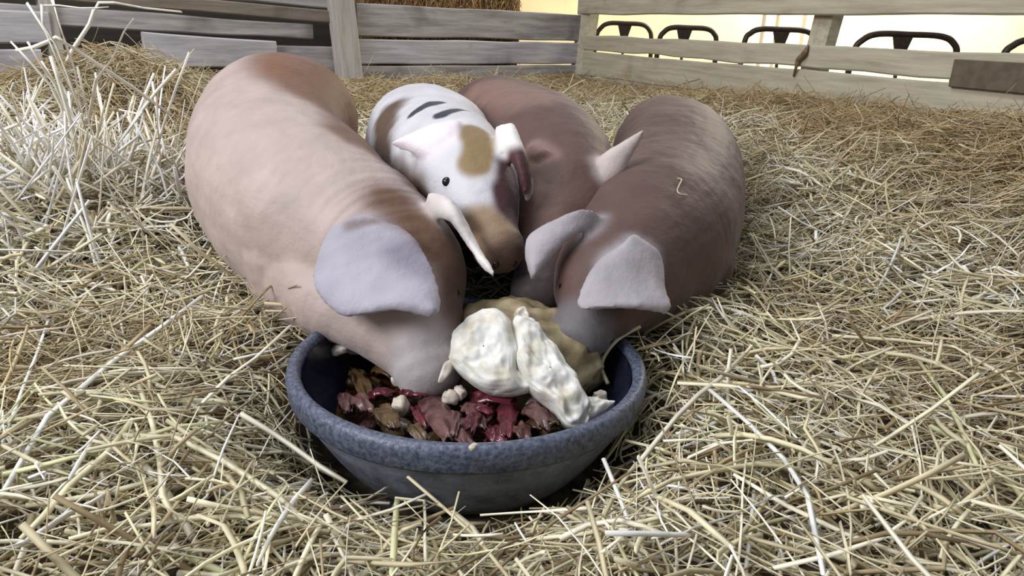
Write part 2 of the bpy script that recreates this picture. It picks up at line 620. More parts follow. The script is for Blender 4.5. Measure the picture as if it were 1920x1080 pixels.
def f2(px, py, off=.03):
    d = ray(px, py); n3 = np.array([N2[0], N2[1], 0]); p0 = np.array([*on2(0, off), 0])
    return EYE + d * (np.dot(p0 - EYE, n3) / np.dot(d, n3))


A1 = math.atan2(D1[1], D1[0]); A2 = math.atan2(D2[1], D2[0])
# right fence: one thing of planks nailed on posts
fr = empty('plank_fence', (*on1(1.8), 0))
tag(fr, 'right-hand pen fence of tan planks with an open slot below its thick top rail', 'fence')
box_board('top_rail', on1(-.02), on1(3.9), .706, .85, .706, .85, .04, W_TAN, off=0, parent=fr, wob=.005)
box_board('plank', on1(.02), on1(3.9), .498, .587, .498, .590, .026, W_TAN, parent=fr, wob=.012)
box_board('plank', on1(.02), on1(3.9), .345, .489, .345, .486, .028, W_TAN, parent=fr, wob=.006)
box_board('plank', on1(.02), on1(3.9), .20, .338, .20, .338, .026, W_GREY, parent=fr)
box_board('plank', on1(.02), on1(3.9), .04, .19, .04, .19, .026, W_GREY, parent=fr)
pb = f1(1538, 84, -.05)
pt_ = f1(1556, 28, -.05)
post('fence_post', (pb[0] - .06, pb[1], 0), (pt_[0] + .02, pb[1], .84), .10, .07, A1, W_TAN, fr)
pb = on1(3.7, -.07)
post('fence_post', (pb[0], pb[1], 0), (pb[0], pb[1], .84), .10, .07, A1, W_POST, fr)
# brown twine and bracket on the plank
M_RUST = plain('rusty_wire', (.20, .13, .07), .8, .2, 60, .4, .3)
M_PLATE = plain('dark_mud_plate', (.125, .095, .06), .8, 0, 30, .2, .2)
a = on1(2.58, .026); b = on1(3.25, .026)
o = box_board('cover_board', a, b, .474, .565, .470, .568, .012, M_PLATE, parent=fr)
tag(o, 'dark brown board nailed over the pale planks')


def tube(pts, r, name, mat, parent=None, res=8, loc=None):
    pts = np.array(pts, float)
    if len(pts) > 2:
        pts = crom(pts, 6)
    vs = []; fs = []
    n = len(pts)
    T = np.gradient(pts, axis=0)
    T /= np.linalg.norm(T, axis=1, keepdims=True)
    ref = np.array([0, 0, 1.]) if abs(T[0][2]) < .9 else np.array([1., 0, 0])
    A = np.cross(T[0], ref); A /= np.linalg.norm(A)
    rr = np.full(n, r) if np.isscalar(r) else np.interp(np.linspace(0, 1, n), np.linspace(0, 1, len(r)), r)
    for i in range(n):
        A = A - T[i] * np.dot(A, T[i]); A /= np.linalg.norm(A)
        B = np.cross(T[i], A)
        for j in range(res):
            t = 2 * math.pi * j / res
            vs.append(pts[i] + (A * math.cos(t) + B * math.sin(t)) * rr[i])
    for i in range(n - 1):
        for j in range(res):
            q = (j + 1) % res
            fs.append((i * res + j, i * res + q, (i + 1) * res + q, (i + 1) * res + j))
    fs.append(tuple(range(res - 1, -1, -1))); fs.append(tuple((n - 1) * res + j for j in range(res)))
    o0 = pts[0] if loc is None else np.array(loc)
    vs = [v - o0 for v in vs]
    me = mesh(name, vs, fs)
    o = link(name, me, mat)
    if parent is not None:
        o.parent = parent
        o.location = o0 - np.array(parent.location)
    else:
        o.location = o0
    return o


def crom(p, m):
    p = np.array(p, float)
    e = np.vstack([2 * p[0] - p[1], p, 2 * p[-1] - p[-2]])
    out = []
    for i in range(len(p) - 1):
        a, b, c, d = e[i:i + 4]
        for t in np.arange(m) / m:
            out.append(.5 * ((2 * b) + (-a + c) * t + (2 * a - 5 * b + 4 * c - d) * t * t + (-a + 3 * b - 3 * c + d) * t ** 3))
    out.append(p[-1])
    return np.array(out)


tw = tube([f1(1516, 84, .018), f1(1508, 100), f1(1497, 112), f1(1492, 128), f1(1488, 143, .02)], [.004, .012, .011, .006, .004], 'rusty_bracket', M_RUST)
tag(tw, 'rust brown wire twist hanging on the right fence plank', 'wire')
tw.parent = None

# back fence
fb = empty('plank_fence', (*on2(.8), 0))
tag(fb, 'back pen fence of three wide grey planks below the hay bale', 'fence')
e2 = 1.60
box_board('plank', on2(0), on2(e2), .548, .704, .548, .704, .026, W_GREY, parent=fb, wob=.006)
box_board('plank', on2(0), on2(e2), .411, .538, .411, .533, .026, W_LAV, parent=fb, wob=.006)
box_board('plank', on2(0), on2(e2), .322, .404, .322, .404, .024, W_GREY, parent=fb)
box_board('plank', on2(0), on2(e2), .16, .31, .16, .31, .026, W_GREY, parent=fb)
pc = on2(.0, -.06)
o = post('corner_post', (CORNER[0] - .015, CORNER[1] + .0, 0), (CORNER[0] + .055, CORNER[1], .85), .10, .10, A2, W_TAN, fb)

# left part
p1 = f2(660, 175, .05); p0 = f2(640, -40, .05)
po = post('wooden_post', (p1[0] + .02, p1[1], 0), (p0[0] - .02, p0[1], .84), .115, .08, A2, W_POST)
tag(po, 'leaning grey square timber post between the two back fence sections', 'post')
fl = empty('pallet_fence', (*on2(2.4), 0))
tag(fl, 'rough old plank section left of the leaning post behind the largest pig', 'fence')


def seg2(x0, x1, z, off):
    a = f2(x0, 60, off)[:2]; b = f2(x1, 60, off)[:2]
    return a, b


def lb(x0, x1, za, zb, zc, zd, mat, off=0.0, name='plank'):
    a = f2(x0, 60, off)[:2]; b = f2(x1, 60, off)[:2]
    return box_board(name, a, b, za, zb, zc, zd, .024, mat, parent=fl, wob=.008)


lb(-260, 628, .72, .86, .67, .80, W_GREY, .0)
lb(60, 628, .655, .71, .60, .662, W_BRN, .01)
lb(-260, 585, .575, .648, .528, .594, W_GREY, .0)
lb(265, 515, .41, .545, .39, .516, W_LAV, .02)
lb(505, 640, .30, .50, .30, .495, W_GREY, -.02)
lb(-260, 95, .49, .612, .49, .607, W_LAV, .03)
lb(-260, 70, .33, .475, .33, .475, W_LAV, .03)
lb(100, 520, .20, .38, .20, .38, W_BRN, .0)
pa = f2(108, 110, .01)
post('fence_post', (pa[0] + .03, pa[1], 0), (pa[0] - .03, pa[1], .86), .05, .06, A2, W_POST, fl)

# building behind
wm = wood('barn_wall_boards', (.05, .04, .03), (.03, .022, .016))
a = CORNER + D2 * .45 - N2 * .55; b = CORNER + D2 * 6.5 - N2 * .55
o = box_board('wall_back', a, b, -.03, 1.6, -.03, 1.6, .05, wm)
tag(o, kind='structure')
M_CREAM = plain('sunlit_cream_wall', (.86, .74, .47), .9, 0, 1.4, .12)
me = mesh('wall_far', [(-1.5, 10.5, -.03), (9.5, 9.0, -.03), (9.5, 9.0, 3.5), (-1.5, 10.5, 3.5), (-1.5, 10.6, -.03), (9.5, 9.1, -.03), (9.5, 9.1, 3.5), (-1.5, 10.6, 3.5)],
          [(0, 1, 2, 3), (5, 4, 7, 6), (0, 4, 5, 1), (3, 2, 6, 7), (0, 3, 7, 4), (1, 5, 6, 2)])
tag(link('wall_far', me, M_CREAM, None, False), kind='structure')
# pale posts of the building across the aisle
M_PALE = plain('pale_paint', (.80, .74, .60), .7, 0, 8, .08)
for i, (px, Yd, wd) in enumerate([(1438, 8.0, .10), (1466, 8.6, .13), (1508, 8.4, .04)]):
    q = at(px, 60, Yd)
    o = post('timber_column', (q[0], q[1], -.03), (q[0], q[1], 3.2), wd, .12, 0, M_PALE)
    tag(o, ['slim pale column beyond the fence, left of the other two', 'wider pale column beyond the fence, between its two slim neighbours', 'thin pale rod-like column beyond the fence, nearest the leaning fence post'][i], 'column', 'pale columns beyond the fence')

# hoops of the feed barrier beyond the fence
M_HOOP = plain('dark_steel', (.055, .038, .028), .5, .5, 40, .3, .1)
hoops = [(1118, 1222, 44, 68, 6.3, 1172), (1236, 1344, 52, 74, 5.6, 1284), (1396, 1530, 55, 76, 5.2, 1466), (1600, 1796, 64, 95, 4.4, 1694), (1880, 2090, 74, 105, 3.9, 1985)]
hl = ['smallest dark metal hoop beyond the fence, nearest the corner', 'dark metal hoop beyond the fence, right beside the smallest one', 'dark metal hoop beyond the fence, partly behind the leaning post',
      'widest fully seen dark metal hoop, right of the leaning post', 'dark metal hoop cut off by the right edge of the picture']
for i, (xa, xb, yt, yb, Yd, xm) in enumerate(hoops):
    c = at((xa + xb) / 2, yb, Yd)
    root = empty('metal_hoop', (c[0], c[1], -.03))
    tag(root, hl[i], 'feed barrier hoop', 'dark metal hoops beyond the fence')
    A = at(xa, yb, Yd); B = at(xb, yb, Yd)
    zt = at((xa + xb) / 2, yt, Yd)[2]; zb = min(A[2], B[2])
    tx = A[0] + .22 * (B[0] - A[0]); ux = A[0] + .80 * (B[0] - A[0])
    dz = zt - zb
    pts = [(A[0] - .01, c[1], -.03), (A[0] - .01, c[1], .25), (A[0], c[1], zb - .02), (A[0] + .35 * (tx - A[0]), c[1], zb + .62 * dz), (tx, c[1], zt - .03 * dz), (.5 * (tx + ux), c[1], zt),
           (ux, c[1], zt - .03 * dz), (B[0] - .3 * (B[0] - ux), c[1], zb + .62 * dz), (B[0], c[1], zb - .02), (B[0] + .01, c[1], .25), (B[0] + .01, c[1], -.03)]
    tube(pts, .018, 'hoop_tube', M_HOOP, root)
    cx = at(xm, yt, Yd)[0]
    g = mesh('gusset', [(cx - .055 - c[0], -.008, zt - .01 + .03), (cx + .055 - c[0], -.008, zt + .02), (cx + .012 - c[0], -.008, zt - .13), (cx - .012 - c[0], -.008, zt - .13),
                        (cx - .055 - c[0], .008, zt + .02), (cx + .055 - c[0], .008, zt + .02), (cx + .012 - c[0], .008, zt - .13), (cx - .012 - c[0], .008, zt - .13)],
             [(3, 2, 1, 0), (4, 5, 6, 7), (0, 1, 5, 4), (1, 2, 6, 5), (2, 3, 7, 6), (3, 0, 4, 7)])
    link('gusset', g, M_HOOP, root, False)
    tube([(cx, c[1], -.03), (cx, c[1], zt - .08)], .011, 'centre_bar', M_HOOP, root)

# hay bale behind the back fence
ba = f2(812, 0, -.28)
hb = empty('hay_bale', (ba[0], ba[1], 0))
tag(hb, 'brown hay bale resting behind the top plank of the back fence', 'hay bale')
bw, bd, z0, z1 = 1.0, .36, .335, 1.05
N = 14
vs = []; fs = []
vs0 = []
bm = bmesh.new()
bmesh.ops.create_cube(bm, size=1)
bmesh.ops.subdivide_edges(bm, edges=bm.edges[:], cuts=12, use_grid_fill=True)
for v in bm.verts:
    v.co = Vector((v.co.x * bw, v.co.y * bd, v.co.z * (z1 - z0) + (z0 + z1) / 2))
    v.co += Vector((noise.noise(v.co * 9), noise.noise(v.co * 9 + Vector((5, 0, 0))), noise.noise(v.co * 9 + Vector((0, 7, 0))))) * .03
me = bpy.data.meshes.new('bale_core'); bm.to_mesh(me); bm.free()
o = link('bale_core', me, plain('hay_core', (.16, .095, .04), .95, 0, 80, .6, .8), hb)
o.rotation_euler = (0, 0, A2)
n = 5000
lx = rng.uniform(-.5, .5, n) * bw; lz = rng.uniform(.45, 1.05, n)
face = rng.random(n) < .75
ly = np.where(face, np.where(True, 1, 1) * (bd / 2 + .01), rng.uniform(-.5, .5, n) * bd)
lx = np.where(face, lx, np.sign(rng.random(n) - .5) * bw / 2)
L = rng.uniform(.05, .13, n)
k = 4
P = np.zeros((n, k, 3))
ang = rng.normal(-1.5, .45, n)
for i in range(k):
    t = (i / (k - 1) - .5) * L
    P[:, i, 0] = lx + np.cos(ang) * t
    P[:, i, 1] = ly + rng.normal(0, .006, n) + np.abs(t) * .1
    P[:, i, 2] = lz + np.sin(ang) * t
o = straw_mesh('bale_stalks', P, rng.uniform(.0012, .0024, n), np.array([.42, .25, .10]) * rng.uniform(.35, 1.5, (n, 1)), M_STRAW, None, None)
o.parent = hb
# stands on a wooden feeder shelf behind the fence
sg = -1 if np.dot(np.array([-math.sin(A2), math.cos(A2)]), N2) < 0 else 1
o.rotation_euler = (0, 0, A2 + (0 if sg > 0 else math.pi))
ma = box_board('manger_shelf', on2(.1, -.30), on2(2.0, -.30), -.03, .30, -.03, .30, .40, W_DARK)
tag(ma, 'dark wooden manger base under the hay bale behind the back fence', 'manger')

# ------------------------------------------------------------------ feed pan
def food_mat(name, c1, c2, rough=.4, scale=25, bump=.4, sss=0, p0=.35, p1=.65):
    q = NT(name)
    tc = q.n('ShaderNodeTexCoord')
    nz = q.n('ShaderNodeTexNoise', Scale=scale, Detail=5.0)
    q.l(tc.outputs['Object'], nz.inputs['Vector'])
    cr = q.n('ShaderNodeValToRGB')
    cr.color_ramp.elements[0].position = p0; cr.color_ramp.elements[0].color = (*c1, 1)
    cr.color_ramp.elements[1].position = p1; cr.color_ramp.elements[1].color = (*c2, 1)
    q.l(nz.outputs['Fac'], cr.inputs[0]); q.l(cr.outputs[0], q.b.inputs['Base Color'])
    q.b.inputs['Roughness'].default_value = rough
    bp = q.n('ShaderNodeBump', Strength=bump, Distance=.003)
    q.l(nz.outputs['Fac'], bp.inputs['Height']); q.l(bp.outputs[0], q.b.inputs['Normal'])
    return q.m


pan = empty('feed_pan', (PAN[0], PAN[1], 0))
tag(pan, 'round black rubber feed pan full of kitchen scraps, pressed into the straw', 'feed pan')


def lathe(name, prof, mat, parent, n=128, wob=0.0):
    vs = []; fs = []
    m = len(prof)
    for i in range(n):
        a = 2 * math.pi * i / n
        for (r, z) in prof:
            rr = r * (1 + wob * (math.sin(2 * a + 1) * .6 + math.sin(3 * a) * .4))
            vs.append((rr * math.cos(a), rr * math.sin(a), z))
    for i in range(n):
        q = (i + 1) % n
        for j in range(m - 1):
            fs.append((i * m + j, q * m + j, q * m + j + 1, i * m + j + 1))
    me = mesh(name, vs, fs)
    return link(name, me, mat, parent)


q = NT('black_rubber')
tc = q.n('ShaderNodeTexCoord')
nz = q.n('ShaderNodeTexNoise', Scale=32.0, Detail=8.0, Roughness=.75)
q.l(tc.outputs['Object'], nz.inputs['Vector'])
cr = q.n('ShaderNodeValToRGB')
cr.color_ramp.elements[0].position = .33; cr.color_ramp.elements[0].color = (.085, .095, .125, 1)
cr.color_ramp.elements[1].position = .72; cr.color_ramp.elements[1].color = (.30, .33, .41, 1)
q.l(nz.outputs['Fac'], cr.inputs[0])
vo = q.n('ShaderNodeTexNoise', Scale=320.0, Detail=2.0)
q.l(tc.outputs['Object'], vo.inputs['Vector'])
mr = q.n('ShaderNodeMapRange')
mr.inputs['From Min'].default_value = .62; mr.inputs['From Max'].default_value = .74
q.l(vo.outputs['Fac'], mr.inputs['Value'])
mx = q.n('ShaderNodeMix', data_type='RGBA')
mx.inputs['B'].default_value = (.34, .36, .40, 1)
q.l(mr.outputs[0], mx.inputs['Factor']); q.l(cr.outputs[0], mx.inputs['A'])
q.l(mx.outputs['Result'], q.b.inputs['Base Color'])
q.b.inputs['Roughness'].default_value = .42
bp = q.n('ShaderNodeBump', Strength=.5, Distance=.003)
q.l(nz.outputs['Fac'], bp.inputs['Height']); q.l(bp.outputs[0], q.b.inputs['Normal'])
M_RUB = q.m
lathe('pan_wall', [(.001, 0), (.170, 0), (.182, .004), (.193, .018), (.212, .045), (.232, .078), (.246, .104), (.2535, .118), (.2535, .126), (.240, .126), (.225, .10), (.18, .022), (.17, .014), (.001, .012)], M_RUB, pan, wob=.006)
M_RIM = food_mat('blue_black_rim', (.032, .038, .058), (.15, .17, .235), .42, 160, .5, 0, .3, .75)
lathe('rim', [(.250, .114), (.257, .114), (.260, .118), (.2625, .138), (.260, .148), (.255, .152), (.246, .151), (.242, .146), (.240, .132), (.240, .120), (.250, .114)], M_RIM, pan, wob=.006)
M_WET_SHADE = plain('wet_shaded_rubber', (.014, .016, .03), .22, 0, 30, .4, .25)  # wet rubber, also darkened to paint in the shade inside the pan
lathe('inner_wall', [(.2395, .142), (.238, .124), (.223, .10), (.178, .022), (.168, .0155), (.001, .0155)], M_WET_SHADE, pan, wob=.006)
lathe('scrap_liquid', [(.001, .070), (.05, .071), (.12, .0705), (.196, .070)], None, pan)
M_LIQ = NT('brown_swill')
M_LIQ.b.inputs['Base Color'].default_value = (.045, .012, .008, 1)
M_LIQ.b.inputs['Roughness'].default_value = .12
nz = M_LIQ.n('ShaderNodeTexNoise', Scale=30.0, Detail=4.0)
cr = M_LIQ.n('ShaderNodeValToRGB')
cr.color_ramp.elements[0].position = .4; cr.color_ramp.elements[0].color = (.028, .007, .004, 1)
cr.color_ramp.elements[1].position = .7; cr.color_ramp.elements[1].color = (.11, .05, .018, 1)
M_LIQ.l(nz.outputs['Fac'], cr.inputs[0]); M_LIQ.l(cr.outputs[0], M_LIQ.b.inputs['Base Color'])
bp = M_LIQ.n('ShaderNodeBump', Strength=.6, Distance=.01)
M_LIQ.l(nz.outputs['Fac'], bp.inputs['Height']); M_LIQ.l(bp.outputs[0], M_LIQ.b.inputs['Normal'])
liq = [o for o in pan.children if o.name.startswith('scrap_liquid')][0]
liq.parent = None
liq.location = (PAN[0], PAN[1], 0)
liq.data.materials.append(M_LIQ.m)
tag(liq, 'dark red-brown wet swill filling the bottom of the feed pan', 'swill', kind='stuff')


def blob(name, loc, rad, rot, mat, seed, amp=.25, freq=3, sub=4, flatpow=1.0, cut=None):
    bm = bmesh.new()
    bmesh.ops.create_icosphere(bm, subdivisions=sub, radius=1)
    sv = Vector((seed * 3.1, seed * 1.7, seed))
    for v in bm.verts:
        d = v.co.copy()
        # boxy superellipsoid
        e = flatpow
        d = Vector([math.copysign(abs(c) ** e, c) for c in d])
        f = 1 + amp * noise.fractal(v.co * freq * .5 + sv, .8, 2.0, 3)
        v.co = Vector((d.x * rad[0] * f, d.y * rad[1] * f, d.z * rad[2] * f))
    me = bpy.data.meshes.new(name); bm.to_mesh(me); bm.free()
    o = link(name, me, mat)
    o.location = loc
    o.rotation_euler = rot
    return o


M_CURD = food_mat('creamy_flesh', (.56, .50, .36), (.70, .68, .62), .55, 34, .9, 0, .30, .52)
M_CRUST = food_mat('yellow_brown_crust', (.16, .11, .05), (.42, .34, .19), .6, 22, .9)
M_RED = food_mat('dark_red_peel', (.04, .008, .012), (.15, .026, .036), .2, 45, .6)
M_PINK = food_mat('pinkish_brown_peel', (.06, .022, .02), (.17, .085, .075), .25, 45, .6)
M_OLIVE = food_mat('cooked_brown_scrap', (.045, .022, .008), (.13, .08, .034), .25, 45, .6)
M_BIT = food_mat('pale_scrap', (.45, .37, .27), (.76, .70, .60), .4, 60, .5)


def P_(px, py, Y): return at(px, py, Y)


# heap of pale flesh
def chunk_from_outline(name, outline, Yc, tilt, thick, mat, label, amp=.004, seed=1, cat='food chunk'):
    """a thick slab: outline in its own tilted plane, domed, with rough edges"""
    c = np.mean([at(a, b, Yc) for a, b in outline], 0)
    n = np.array(tilt, float); n /= np.linalg.norm(n)
    P = []
    for a, b in outline:
        d = ray(a, b)
        P.append(EYE + d * (np.dot(c - EYE, n) / np.dot(d, n)))
    P = np.array(P)
    e = np.vstack([P, P[:1]])
    dense = []
    for i in range(len(P)):
        for t in np.arange(6) / 6:
            dense.append(e[i] * (1 - t) + e[i + 1] * t)
    D = np.array(dense)
    # soften the corners
    for _ in range(3):
        D = .25 * np.roll(D, 1, 0) + .5 * D + .25 * np.roll(D, -1, 0)
    m = len(D)
    cen = D.mean(0)
    rings = []
    levels = [(0.02, .36), (.2, .36), (.4, .35), (.55, .34), (.68, .31), (.8, .26), (.89, .18), (.96, .06), (1.0, -.1), (1.0, -.5), (.85, -.85), (.02, -1.0)]
    lv = np.array(levels); ti = np.linspace(0, len(lv) - 1, 34)
    levels = list(zip(np.interp(ti, range(len(lv)), lv[:, 0]), np.interp(ti, range(len(lv)), lv[:, 1])))
    vs = []
    for (s, h) in levels:
        for p in D:
            v = cen + (p - cen) * s + n * thick * h
            nn = noise.fractal(Vector(v) * 34 + Vector((seed, 0, 0)), .8, 2.0, 3)
            vs.append(v + n * nn * amp * 2.2 + (p - cen) * nn * .045 * (s > .75) - c)
    fs = []
    for L_ in range(len(levels) - 1):
        for i in range(m):
            q = (i + 1) % m
            fs.append((L_ * m + i, L_ * m + q, (L_ + 1) * m + q, (L_ + 1) * m + i))
    me = mesh(name, vs, fs)
    o = link(name, me, mat)
    o.location = c
    bmm = bmesh.new(); bmm.from_mesh(me); bmesh.ops.recalc_face_normals(bmm, faces=bmm.faces[:]); bmm.to_mesh(me); bmm.free()
    tag(o, label, cat)
    return o


core = blob('bread_mound', (.015, 1.095, .112), (.135, .11, .092), (0, 0, -.4), M_CRUST, 3, .16, 5, 5)
tag(core, 'yellowish brown crusty mound under the white chunks in the pan', 'food mound')
chunk_from_outline('white_chunk', [(868, 600), (905, 575), (950, 585), (972, 640), (968, 700), (975, 730), (915, 735), (868, 705), (835, 672), (848, 625)], .975, (-.15, -.6, .62), .045, M_CURD,
                   'large smooth white chunk at the left of the heap, beside the largest pig\'s snout', .003, 2)
chunk_from_outline('white_chunk', [(962, 595), (1000, 590), (1035, 640), (1075, 700), (1110, 755), (1100, 795), (1065, 800), (1035, 755), (1000, 730), (972, 690), (960, 640)], .95, (.12, -.55, .65), .04, M_CURD,
                   'long ragged white chunk sloping down right to the pan rim', .005, 5)
chunk_from_outline('white_chunk', [(912, 712), (955, 683), (990, 708), (1003, 728), (960, 740), (920, 738)], .945, (-.05, -.6, .65), .022, M_CURD,
                   'small triangular white chunk at the foot of the two large ones', .002, 8)
chunk_from_outline('white_chunk', [(1068, 760), (1095, 742), (1135, 745), (1158, 752), (1120, 780), (1085, 800), (1062, 795)], .93, (.0, -.5, .7), .025, M_CURD,
                   'crumbly white chunk touching the right front rim', .005, 9)
chunk_from_outline('white_chunk', [(962, 582), (985, 578), (1000, 600), (990, 618), (968, 612)], 1.055, (0, -.5, .7), .03, M_BIT,
                   'small pinkish white chunk on top of the heap', .004, 12)


def peel(name, a, b, wd, arc, mat, label, Yz, th=.003, twist=.3, cat='vegetable scrap', group='dark red and brown scraps in the pan'):
    """curled strip from a to b (pixels on height Yz) """
    A = onz(*a, Yz); B = onz(*b, Yz + .012)
    c = (A + B) / 2
    ax = B - A; L = np.linalg.norm(ax); ax /= L
    sd = np.cross(ax, [0, 0, 1]); sd /= np.linalg.norm(sd)
    up = np.cross(sd, ax)
    n, m = 16, 10
    arc *= .7
    vs = []; fs = []
    for layer in (0, 1):
        for i in range(n + 1):
            t = i / n
            w = wd * 1.25 * (.35 + .65 * math.sin(math.pi * (.10 + .8 * t))) * (1 + .35 * noise.noise(Vector((t * 7, wd * 3000, 1))))
            for j in range(m + 1):
                s = j / m * 2 - 1
                ca = arc * s * .9
                R = w / max(arc, .3) * 1.0
                lat = math.sin(ca) * R
                hh = (math.cos(ca) - 1) * R
                tw = twist * (t - .5)
                p = ax * (t - .5) * L + sd * (lat * math.cos(tw)) + up * (hh + lat * math.sin(tw) + .010 * math.sin(math.pi * t) + .006 * noise.noise(Vector((t * 4, s * 2, wd * 999))))
                p = p + ax * .010 * noise.noise(Vector((s * 3, wd * 777, t * 2)))
                p = p - up * th * layer
                vs.append(p)
    K = (n + 1) * (m + 1)
    for i in range(n):
        for j in range(m):
            q = i * (m + 1) + j
            fs.append((q, q + 1, q + m + 2, q + m + 1))
            fs.append((K + q + m + 1, K + q + m + 2, K + q + 1, K + q))
    for i in range(n):
        for j in (0, m):
            q = i * (m + 1) + j
            fs.append((q, q + m + 1, K + q + m + 1, K + q))
    for j in range(m):
        for i in (0, n):
            q = i * (m + 1) + j
            fs.append((q, K + q, K + q + 1, q + 1))
    me = mesh(name, vs, fs)
    bmm = bmesh.new(); bmm.from_mesh(me); bmesh.ops.recalc_face_normals(bmm, faces=bmm.faces[:]); bmm.to_mesh(me); bmm.free()
    o = link(name, me, mat)
    o.location = c
    tag(o, label, cat, group)
    return o


peels = [
    ((800, 735), (845, 820), .020, 1.0, M_PINK, 'broad curled brown peel in the middle of the pan, below the snout', .095),
    ((880, 745), (960, 745), .018, 1.2, M_RED, 'shiny red peel just under the white chunks', .105),
    ((955, 738), (948, 815), .014, 1.3, M_RED, 'bright wine-red curved peel running towards the rim', .10),
    ((870, 755), (905, 800), .012, 1.0, M_PINK, 'short pinkish peel left of the wine-red curved one', .10),
    ((915, 800), (935, 828), .013, 1.2, M_RED, 'glossy purple lump of peel nearest the front rim', .095),
    ((1000, 745), (1035, 790), .013, 1.0, M_RED, 'dark red peel beneath the long ragged white chunk', .095),
    ((980, 795), (1040, 800), .016, .8, M_OLIVE, 'brown rounded scrap below the ragged white chunk', .09),
    ((745, 740), (800, 735), .015, .9, M_RED, 'dark purple peel touching the end of the snout', .095),
    ((690, 745), (735, 735), .012, 1.0, M_RED, 'thin dark red peel left of the purple one by the snout', .09),
    ((840, 800), (880, 835), .014, .9, M_PINK, 'pinkish flat peel leaning on the front rim', .09),
    ((880, 775), (920, 770), .010, 1.0, M_RED, 'small crimson scrap between the wine-red peels', .105),
    ((820, 730), (835, 700), .009, .8, M_RED, 'narrow red-brown scrap standing beside the snout', .10),
]
for a, b, wd, arc, m_, lab, z in peels:
    peel('vegetable_peel', a, b, wd, arc, m_, lab, z)
more = [((705, 765), (740, 800)), ((775, 760), (800, 800)), ((855, 770), (850, 815)), ((895, 775), (880, 805)), ((925, 760), (905, 790)), ((965, 800), (985, 825)), ((1010, 805), (1045, 790)), ((930, 735), (890, 735)),
        ((760, 800), (795, 825)), ((660, 745), (690, 770)), ((700, 690), (735, 705)), ((660, 690), (690, 740)), ((985, 760), (1020, 800)), ((910, 820), (950, 828)), ((640, 740), (655, 770))]
where = ['left of the cream lump', 'behind the broad curled peel', 'between the two pinkish peels', 'in the middle of the red heap', 'under the wine-red peel', 'close to the front rim', 'below the ragged white chunk',
         'tucked under the smooth white chunk', 'by the front wall left of centre', 'in the dark left of the pan', 'under the pig jaw', 'along the left inner wall', 'right of the wine-red peel', 'touching the front rim in the middle', 'farthest left in the pan']
for i, ((a, b), wh) in enumerate(zip(more, where)):
    m_ = (M_OLIVE, M_RED, M_PINK, M_RED, M_RED, M_PINK, M_OLIVE, M_RED, M_OLIVE, M_PINK, M_OLIVE, M_OLIVE, M_PINK, M_RED, M_PINK)[i]
    peel('vegetable_peel', a, b, random.uniform(.009, .016), random.uniform(.5, 1.2), m_, ('brown', 'dark red', 'pinkish brown')[(M_OLIVE, M_RED, M_PINK).index(m_)] + ' scrap of peel ' + wh, .084 + .012 * (i % 3 == 0) + (.012 if 850 < a[0] < 1000 else 0), .004, random.uniform(-1.2, 1.2))
bits = [
    ((640, 652), .020, .016, .008, M_BIT, 'round pale slice on the dark left wall of the pan', .10),
    ((662, 655), .016, .015, .008, M_BIT, 'second pale slice overlapping the one on the left wall', .098),
    ((747, 712), .010, .010, .010, M_BIT, 'whitish lump touching the left of the snout end', .092),
    ((752, 762), .014, .012, .014, M_BIT, 'egg-shaped cream lump in front of the snout', .09),
    ((862, 737), .010, .008, .010, M_BIT, 'small white cube by the curled brown peel', .115),
    ((845, 745), .012, .010, .010, M_BIT, 'pinkish white cube beside the small white cube', .112),
    ((1000, 755), .018, .008, .008, M_BIT, 'cream sliver below the small triangular chunk', .105),
    ((1020, 785), .007, .014, .006, M_BIT, 'thin whitish strip at the edge of the ragged chunk', .10),
    ((888, 838), .006, .004, .004, M_BIT, 'tiny white crumb on the front rim', .15),
    ((720, 790), .013, .011, .010, M_OLIVE, 'small olive-brown cube left of the cream lump', .08),
    ((745, 805), .022, .016, .012, M_OLIVE, 'largest olive-brown cube near the left front wall', .082),
    ((800, 790), .016, .018, .010, M_OLIVE, 'olive-brown piece beside the curled brown peel', .085),
    ((815, 822), .030, .010, .008, M_OLIVE, 'long olive-brown strip along the front wall', .085),
    ((690, 800), .020, .010, .007, M_PINK, 'dull reddish scrap near the left front rim', .08),
    ((665, 715), .012, .014, .007, M_OLIVE, 'pale brown loop of scrap in the left of the pan', .078),
    ((700, 720), .016, .010, .007, M_OLIVE, 'yellow-brown scrap left of the snout end', .08),
    ((660, 770), .010, .006, .005, M_PINK, 'tiny reddish scrap close to the left wall', .08),
    ((870, 800), .012, .012, .010, M_PINK, 'knobbly pink scrap in the middle front', .10),
    ((905, 755), .012, .010, .010, M_RED, 'dark red lump under the white chunks', .10),
    ((940, 775), .012, .012, .012, M_RED, 'dark red lump behind the wine-red peel', .09),
    ((1075, 745), .012, .012, .010, M_CRUST, 'tan knob of crust on the ragged chunk', .125),
    ((1108, 700), .020, .016, .020, M_CRUST, 'greyish tan lump at the right end of the heap', .11),
    ((1125, 745), .010, .008, .010, M_BIT, 'pale crumbs at the foot of the right inner wall', .11),
]
def wall_r(z): return np.interp(z, [.0155, .022, .10, .124, .142, .152], [.168, .178, .223, .238, .2395, .245])


